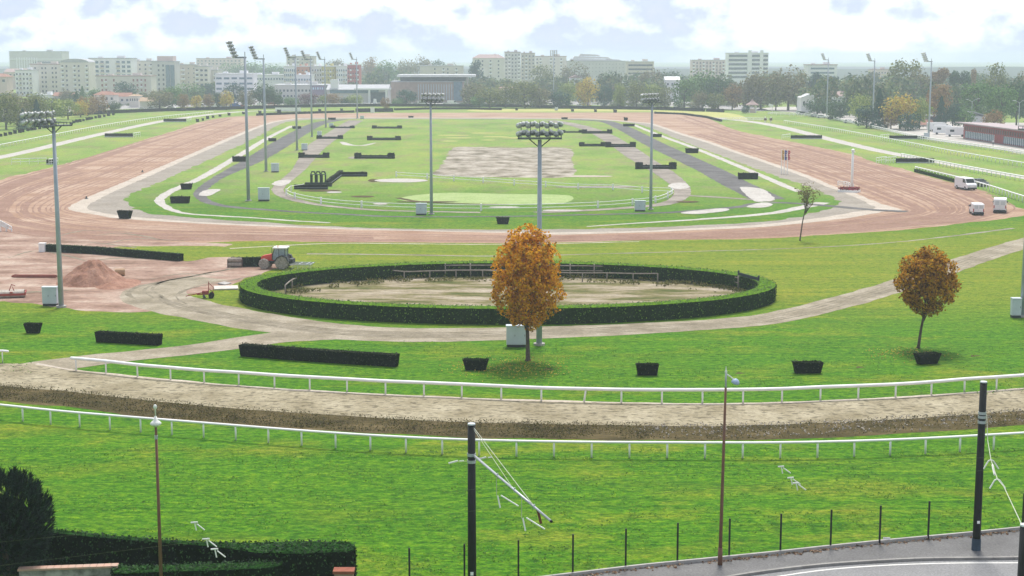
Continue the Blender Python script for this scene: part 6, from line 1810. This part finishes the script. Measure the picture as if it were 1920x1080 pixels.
rail_fence("white_rail", "long white barrier in front of the cars at the far left of centre", "rail", [(478, 202.5), (560, 200.5), (660, 199.5), (720, 198.8)], 1.5, [.5, .9, 1.4], .16, .1, W_PAINT, spacing=5)
skin_person()
# ------------------------------------------------------------------ far trees
KIND = {
 "olive": [(0.050, 0.065, 0.018), (0.095, 0.110, 0.030), (0.16, 0.165, 0.05)],
 "dark": [(0.014, 0.038, 0.016), (0.026, 0.062, 0.024), (0.05, 0.095, 0.035)],
 "conifer": [(0.008, 0.032, 0.022), (0.015, 0.050, 0.034), (0.03, 0.075, 0.05)],
 "green": [(0.028, 0.068, 0.018), (0.055, 0.115, 0.028), (0.10, 0.17, 0.05)],
 "lime": [(0.08, 0.12, 0.025), (0.14, 0.18, 0.04), (0.23, 0.25, 0.07)],
 "gold": [(0.16, 0.11, 0.02), (0.32, 0.22, 0.03), (0.48, 0.36, 0.06)],
 "russet": [(0.085, 0.055, 0.025), (0.15, 0.095, 0.04), (0.23, 0.15, 0.065)],
 "brown": [(0.062, 0.060, 0.030), (0.105, 0.100, 0.050), (0.165, 0.145, 0.07)],
 "purple": [(0.06, 0.035, 0.045), (0.10, 0.055, 0.065), (0.15, 0.09, 0.08)],
}
def crown_verts(shape, seed, n, ls, core=True):
    """unit crown: height 1 (z 0..1), width 1"""
    rg = random.Random(seed)
    mb = MB()
    lobes = []
    if shape == "conifer":
        for _ in range(n):
            z = rg.random() ** 1.4
            r = .5 * (1 - z) ** .8 * (1 + .25 * math.sin(z * 34)) * rg.uniform(.6, 1.05) + .02
            a = rg.uniform(0, 6.283)
            d = Vector((math.cos(a), math.sin(a), .5 + rg.gauss(0, .3))).normalized()
            mb.leaf((r * math.cos(a), r * math.sin(a), z), d, ls * rg.uniform(.6, 1.3), rg)
        return mb
    nl = {"round": 11, "tall": 10, "wide": 14, "umbrella": 12}[shape]
    for i in range(nl):
        a = rg.uniform(0, 6.283)
        if shape == "umbrella":
            z = rg.uniform(.6, .85); rr = .34 * math.sqrt(rg.random()); s = (.19, .14)
        elif shape == "tall":
            z = .16 + .7 * (i + .5) / nl; rr = .22 * math.sin(math.pi * min(.95, max(.12, z))) * rg.uniform(.4, 1.2); s = (.26, .16)
        else:
            u = rg.uniform(-.75, .8); z = .45 + .39 * u; rr = .31 * math.sqrt(1 - u * u * .8) * rg.uniform(.55, 1.1); s = (.22, .19)
        lobes.append((Vector((rr * math.cos(a), rr * math.sin(a), z)), s[0] * rg.uniform(.75, 1.25), s[1] * rg.uniform(.75, 1.25)))
    for _ in range(n):
        if shape in ("round", "wide") and rg.random() < .45:
            a = rg.uniform(0, 6.283); w_ = rg.uniform(-1, 1); q = math.sqrt(1 - w_ * w_)
            u = Vector((q * math.cos(a), q * math.sin(a), w_))
            k = rg.random() ** .2 * (1 + .30 * noise.noise(u * 2.3 + Vector((seed % 91, 0, 0))) + .12 * noise.noise(u * 6))
            p = Vector((u.x * .42 * k, u.y * .42 * k, .52 + u.z * .42 * k))
            if p.z < .03 or noise.noise(p * 6 + Vector((seed % 37, 0, 0))) < -.12: continue
            mb.leaf(p, (u + Vector((rg.gauss(0, .5), rg.gauss(0, .5), rg.gauss(.25, .5)))).normalized(), ls * rg.uniform(.55, 1.3), rg)
            continue
        c, sx, sz = rg.choice(lobes)
        a = rg.uniform(0, 6.283); w_ = rg.uniform(-1, 1); q = math.sqrt(1 - w_ * w_)
        u = Vector((q * math.cos(a), q * math.sin(a), w_))
        k = rg.random() ** .33 * (1 + .18 * noise.noise(u * 3 + c * 9))
        p = c + Vector((u.x * sx * k, u.y * sx * k, u.z * sz * k))
        if p.z < .02: continue
        d = (u * .9 + Vector((rg.gauss(0, .5), rg.gauss(0, .5), rg.gauss(.25, .5)))).normalized()
        mb.leaf(p, d, ls * rg.uniform(.55, 1.4), rg)
    return mb
CR = {}
def crown_mesh(shape, kind, var):
    key = (shape, kind, var)
    if key not in CR:
        m = leaf_mat("foliage_" + kind, [tuple(min(.8, v * 2.5) for v in c) for c in KIND[kind]], .2, .12)
        CR[key] = crown_verts(shape, hash((len(shape), ord(kind[0]), ord(kind[1]), var)) % 9999, 2000, .058).mesh("crown", m, fix=False)
    return CR[key]
def trunk_mesh():
    mb = MB()
    mb.tube([(0, 0, 0), (.0, 0, .25), (.02, 0, .5), (0, 0, .85)], [.035, .024, .018, .004], 7)
    for i in range(6):
        a = i * 1.05
        z = .2 + .06 * i
        mb.tube([(0, 0, z), (.13 * math.cos(a), .13 * math.sin(a), z + .16), (.24 * math.cos(a), .24 * math.sin(a), z + .26)], [.012, .008, .003], 5)
    return mb.mesh("trunk", BARK, True)
TRUNK = trunk_mesh()
def far_tree(px, yb, yt, wpx, shape, kind, label, Y=None):
    Y = Y or G(px, yb).y
    k = mpp(yb) if yb > 150 else Y / F
    k = Y / F * 1.01
    A = P(px, yt, Y)
    H = A.z
    w_ = wpx * k
    t = thing("far_tree", label, "tree", (A.x, Y, 0), rnd.uniform(0, 6.28))
    v = rnd.randrange(3)
    inst("trunk", TRUNK, t, scale=(w_ * .9, w_ * .9, H * .95))
    z0 = 0.02 if shape in ("conifer", "wide") else .06
    inst("crown", crown_mesh(shape, kind, v), t, (0, 0, H * z0), scale=(w_ * 1.08, w_ * 1.08, H * (1 - z0) * 1.03))
T = [
 (8, 243, 166, 66, "round", "olive", "olive tree cut by the left edge, below the red roofed house"),
 (42, 243, 205, 26, "conifer", "conifer", "blue green conifer left of the tilted lamp rack"),
 (68, 238, 188, 26, "conifer", "conifer", "taller blue green conifer right behind the tilted lamp rack"),
 (30, 236, 172, 60, "round", "brown", "grey brown bare looking tree behind the two left conifers"),
 (64, 232, 170, 56, "round", "olive", "olive brown tree between the white block and the left conifers"),
 (96, 228, 180, 56, "round", "lime", "yellow green tree right of the taller left conifer"),
 (126, 224, 184, 48, "round", "lime", "yellow green bushy tree left of the russet trees, far left"),
 (150, 220, 186, 36, "wide", "gold", "low golden green tree by the left car park"),
 (143, 206, 172, 20, "conifer", "dark", "small dark pointed tree under the domed roof block"),
 (163, 217, 178, 44, "round", "russet", "russet tree left of the red roofed houses"),
 (184, 214, 176, 42, "wide", "russet", "second russet tree, in front of the red roofed houses"),
 (214, 211, 187, 30, "round", "dark", "round dark tree left of the white walled house"),
 (234, 190, 151, 44, "round", "conifer", "big dark blue green tree in front of the shuttered block"),
 (180, 195, 164, 34, "round", "green", "pale green tree below the domed roof block"),
 (122, 195, 166, 30, "wide", "brown", "brown shrubby tree below the cream stair strip block"),
 (154, 196, 162, 18, "conifer", "green", "narrow green tree below the domed roof block"),
 (298, 205, 165, 56, "round", "brown", "grey brown tree below the pink capped tower"),
 (322, 203, 160, 44, "round", "green", "soft green tree just right of the pink capped tower"),
 (352, 192, 152, 66, "wide", "green", "broad grey green tree below the plain beige block"),
 (342, 208, 173, 26, "round", "russet", "orange brown tree left of the white van"),
 (368, 207, 177, 26, "round", "gold", "dull orange tree directly above the white van"),
 (391, 206, 174, 26, "round", "russet", "russet tree above the second white van"),
 (407, 205, 172, 20, "tall", "dark", "narrow dark tree between russet and golden trees on the left"),
 (424, 206, 167, 30, "round", "gold", "golden yellow tree left of the front floodlight"),
 (388, 188, 154, 34, "round", "conifer", "dark blue green tree below the two columns of windows"),
 (438, 194, 152, 48, "wide", "conifer", "wide dark tree below the ribbon windowed white building"),
 (462, 204, 164, 40, "round", "brown", "brown tree right behind the front floodlight pole"),
 (492, 203, 150, 48, "round", "dark", "large dark tree between the first two floodlight poles"),
 (514, 203, 164, 36, "round", "dark", "dark round tree right of the second floodlight pole"),
 (545, 201, 180, 36, "wide", "green", "low green shrubby tree before the beige commercial building"),
 (578, 200, 173, 46, "wide", "purple", "purple brown shrubby tree below the mauve sign front"),
 (604, 199, 178, 22, "round", "lime", "small yellow green tree right of the purple one"),
 (626, 199, 174, 44, "wide", "russet", "russet shrubby tree left of the white portal"),
 (646, 199, 182, 24, "wide", "dark", "low dark shrub among the russet ones at the far hall"),
 (664, 199, 175, 36, "wide", "lime", "yellow green shrubby tree left of the white portal column"),
 (722, 207, 181, 20, "round", "russet", "small round russet tree with a bare trunk near the far straight"),
 (762, 198, 166, 42, "wide", "conifer", "dark blue green round tree in front of the brick wall"),
 (745, 199, 182, 26, "wide", "green", "low green tree left of the dark one at the brick wall"),
 (888, 200, 150, 52, "round", "brown", "grey brown tree at the right end of the flat white roof"),
 (918, 204, 160, 58, "round", "olive", "olive tree with a low crown, right of the modern building"),
 (899, 204, 178, 40, "round", "green", "green tree with a forked trunk near the far hedge"),
 (893, 160, 112, 34, "tall", "conifer", "tall hazy blue green tree before the brown topped apartments", 1100),
 (948, 202, 152, 50, "round", "olive", "olive brown tree left of the centre"),
 (984, 203, 148, 62, "wide", "olive", "broad olive tree at the centre of the far tree line"),
 (1012, 203, 158, 46, "round", "brown", "brownish tree behind the centre floodlight rack"),
 (1018, 175, 118, 54, "round", "olive", "hazy olive tree rising left of the far middle floodlight", 1050),
 (1050, 203, 168, 48, "wide", "conifer", "wide dark tree right of the far middle floodlight"),
 (1066, 200, 150, 46, "round", "lime", "yellow green tree left of the golden tree"),
 (1078, 170, 112, 60, "round", "brown", "large hazy grey brown tree before the stepped roof building", 1080),
 (1103, 203, 142, 50, "round", "gold", "prominent golden tree right of the far middle floodlight"),
 (1134, 203, 158, 30, "round", "conifer", "dark blue green tree just right of the golden tree"),
 (1163, 204, 156, 36, "tall", "lime", "pale yellow green tree standing alone right of the golden tree"),
 (1148, 180, 130, 36, "round", "dark", "dark hazy tree before the long stepped roof building", 980),
 (1194, 204, 150, 42, "round", "olive", "olive tree left of the right infield floodlight"),
 (1218, 204, 152, 46, "round", "lime", "yellow olive tree directly behind the right infield floodlight"),
 (1222, 180, 124, 50, "round", "brown", "brown hazy tree below the ribbon windowed beige block", 950),
 (1258, 180, 128, 56, "round", "dark", "blue green tree above the little roof right of centre", 1000),
 (1246, 205, 160, 36, "round", "olive", "small olive tree left of the little white roof"),
 (1284, 205, 140, 56, "round", "green", "big soft green tree right of the little white roof"),
 (1318, 203, 128, 70, "wide", "green", "broad grey green tree below the pink apartments"),
 (1348, 205, 130, 58, "round", "dark", "dark green tree below the left half of the white office"),
 (1310, 208, 168, 34, "round", "brown", "pale grey brown tree at the foot of the broad grey green tree"),
 (1342, 208, 172, 40, "round", "olive", "low olive tree behind the short far hedge"),
 (1374, 206, 152, 46, "round", "russet", "russet olive tree left of the pagoda"),
 (1404, 205, 144, 56, "round", "brown", "brown tree rising behind the pagoda"),
 (1398, 213, 195, 18, "wide", "conifer", "small dark round bush left of the pagoda"),
 (1428, 206, 130, 60, "round", "brown", "tall grey brown tree right of the pagoda, below the white office"),
 (1480, 207, 120, 84, "round", "brown", "massive grey brown tree left of the white stepped building"),
 (1456, 207, 150, 46, "round", "olive", "olive tree at the left foot of the massive grey brown tree"),
 (1530, 180, 134, 36, "tall", "conifer", "dark blue green tree left of the white stepped building", 900),
 (1562, 180, 142, 34, "tall", "conifer", "dark tree right of the white stepped building", 900),
 (1533, 219, 182, 56, "round", "dark", "round dark green tree above the row of parked cars"),
 (1576, 226, 184, 48, "round", "dark", "dark green tree right of the round one, by the floodlight"),
 (1598, 196, 144, 66, "wide", "olive", "broad olive tree above the pinkish roofed house", 850),
 (1612, 230, 172, 50, "round", "lime", "yellow olive tree left of the right conifer"),
 (1626, 240, 196, 50, "round", "conifer", "dark low tree left of the right conifer, by the hut"),
 (1650, 241, 168, 34, "conifer", "conifer", "tall dark pointed conifer on the right"),
 (1666, 200, 150, 26, "tall", "lime", "slender yellow green poplar above the right conifer", 760),
 (1684, 200, 155, 22, "tall", "lime", "second slender poplar, right of the first", 750),
 (1690, 242, 172, 76, "wide", "gold", "broad golden brown tree right of the conifer"),
 (1672, 242, 196, 40, "wide", "russet", "low russet tree below the broad golden brown tree"),
 (1726, 242, 180, 42, "round", "lime", "yellow green tree left of the white camper floodlight"),
 (1704, 245, 208, 50, "wide", "conifer", "low dark tree above the little white cabin"),
 (1698, 200, 106, 74, "round", "olive", "tallest broad tree on the right skyline", 780),
 (1726, 200, 126, 60, "round", "brown", "grey brown tree overlapping the tallest one on its right", 760),
 (1762, 210, 127, 46, "umbrella", "russet", "brown topped pine right of the camper floodlight", 760),
 (1800, 210, 130, 44, "umbrella", "dark", "dark umbrella pine on the right skyline", 760),
 (1764, 235, 152, 54, "round", "russet", "russet green tree above the dark chalet"),
 (1766, 240, 182, 26, "conifer", "conifer", "dark narrow conifer behind the dark chalet"),
 (1788, 240, 192, 34, "round", "conifer", "dark round tree right of the dark chalet"),
 (1836, 232, 148, 76, "round", "green", "large soft green tree behind the slanted roof house"),
 (1808, 240, 200, 44, "wide", "green", "low bright green tree left of the slanted roof house"),
 (1824, 200, 126, 20, "tall", "russet", "thin russet tree on the skyline between the pines", 800),
 (1868, 215, 112, 54, "round", "olive", "tall olive brown tree on the far right skyline", 720),
 (1880, 240, 156, 66, "round", "green", "broad green tree right of the slanted roof house"),
 (1910, 235, 142, 56, "round", "dark", "dark green tree cut by the right edge"),
 (1866, 252, 204, 46, "wide", "russet", "low russet shrub behind the red building"),
 (1918, 225, 128, 34, "round", "brown", "brown tree on the skyline at the right edge", 700),
 (698, 150, 105, 44, "wide", "russet", "hazy russet hilltop tree above the red panelled block", 1400),
 (724, 150, 110, 50, "wide", "green", "hazy green tree right of the red panelled block", 1250),
 (760, 150, 108, 46, "wide", "brown", "hazy brown tree on the ridge left of the flat white roof", 1350),
 (790, 150, 104, 48, "round", "brown", "hazy brown tree highest on the ridge behind the flat white roof", 1380),
 (822, 150, 108, 34, "round", "dark", "hazy dark tree on the ridge behind the beige low block", 1350),
 (846, 150, 115, 34, "round", "brown", "small hazy tree at the right end of the ridge", 1350),
 (628, 150, 108, 46, "wide", "brown", "hazy brown tree on the hill above the yellow panels", 1450),
 (470, 145, 112, 60, "wide", "green", "hazy green wood edge tree on the hill between the first floodlights", 1500),
 (430, 145, 114, 50, "wide", "green", "hazy green tree on the hill left of the first floodlight", 1500),
 (510, 140, 117, 60, "wide", "green", "hazy green tree on the hill right of the second floodlight", 1450),
]
for a in T:
    far_tree(*a)
# the mass of woodland behind
wm = MB(); rg = random.Random(99)
KW_ = [crown_verts(s, 500 + i, 330, .12) for i, s in enumerate(("round", "wide", "round", "wide"))]
def wood(x0, x1, n, Y0, Y1, yt0, yt1, w0, w1):
    for _ in range(n):
        Y = rg.uniform(Y0, Y1); px = rg.uniform(x0, x1); yt = rg.uniform(yt0, yt1)
        A = P(px, yt, Y)
        w_ = rg.uniform(w0, w1) * Y / F
        src = rg.choice(KW_); a = rg.uniform(0, 6.28); ca, sa = math.cos(a), math.sin(a)
        wm.add([(A.x + w_ * (x * ca - y * sa), Y + w_ * (x * sa + y * ca), A.z * z) for x, y, z in src.v], src.f)
wood(-80, 420, 34, 850, 1000, 172, 192, 28, 50)
wood(400, 560, 16, 900, 1250, 140, 175, 30, 55)
wood(600, 760, 14, 1050, 1300, 125, 155, 34, 56)
wood(860, 1110, 60, 880, 1100, 138, 178, 36, 62)
wood(1110, 1520, 90, 850, 1100, 130, 176, 36, 64)
wood(1500, 2000, 110, 650, 1000, 134, 185, 36, 66)
wood(1500, 2000, 26, 900, 1300, 128, 150, 40, 60)
wood(720, 900, 24, 950, 1200, 144, 170, 30, 46)
wood(-60, 420, 30, 820, 930, 166, 190, 24, 44)
wood(420, 720, 26, 900, 980, 150, 182, 24, 42)
wood(1180, 1500, 26, 780, 850, 188, 197, 24, 40)
wood(1540, 2000, 44, 640, 720, 200, 208, 24, 40)
wood(-60, 560, 40, 800, 870, 188, 196, 18, 32)
wood(860, 1180, 24, 790, 850, 188, 195, 20, 36)
tag(wm.build("woodland", leaf_mat("foliage_woodland", [(0.05, 0.10, 0.04), (0.10, 0.175, 0.065), (0.17, 0.23, 0.08), (0.26, 0.24, 0.11)], .2, .04), fix=False), "hazy mass of autumn woodland filling the far side of the course", None, None, "stuff")
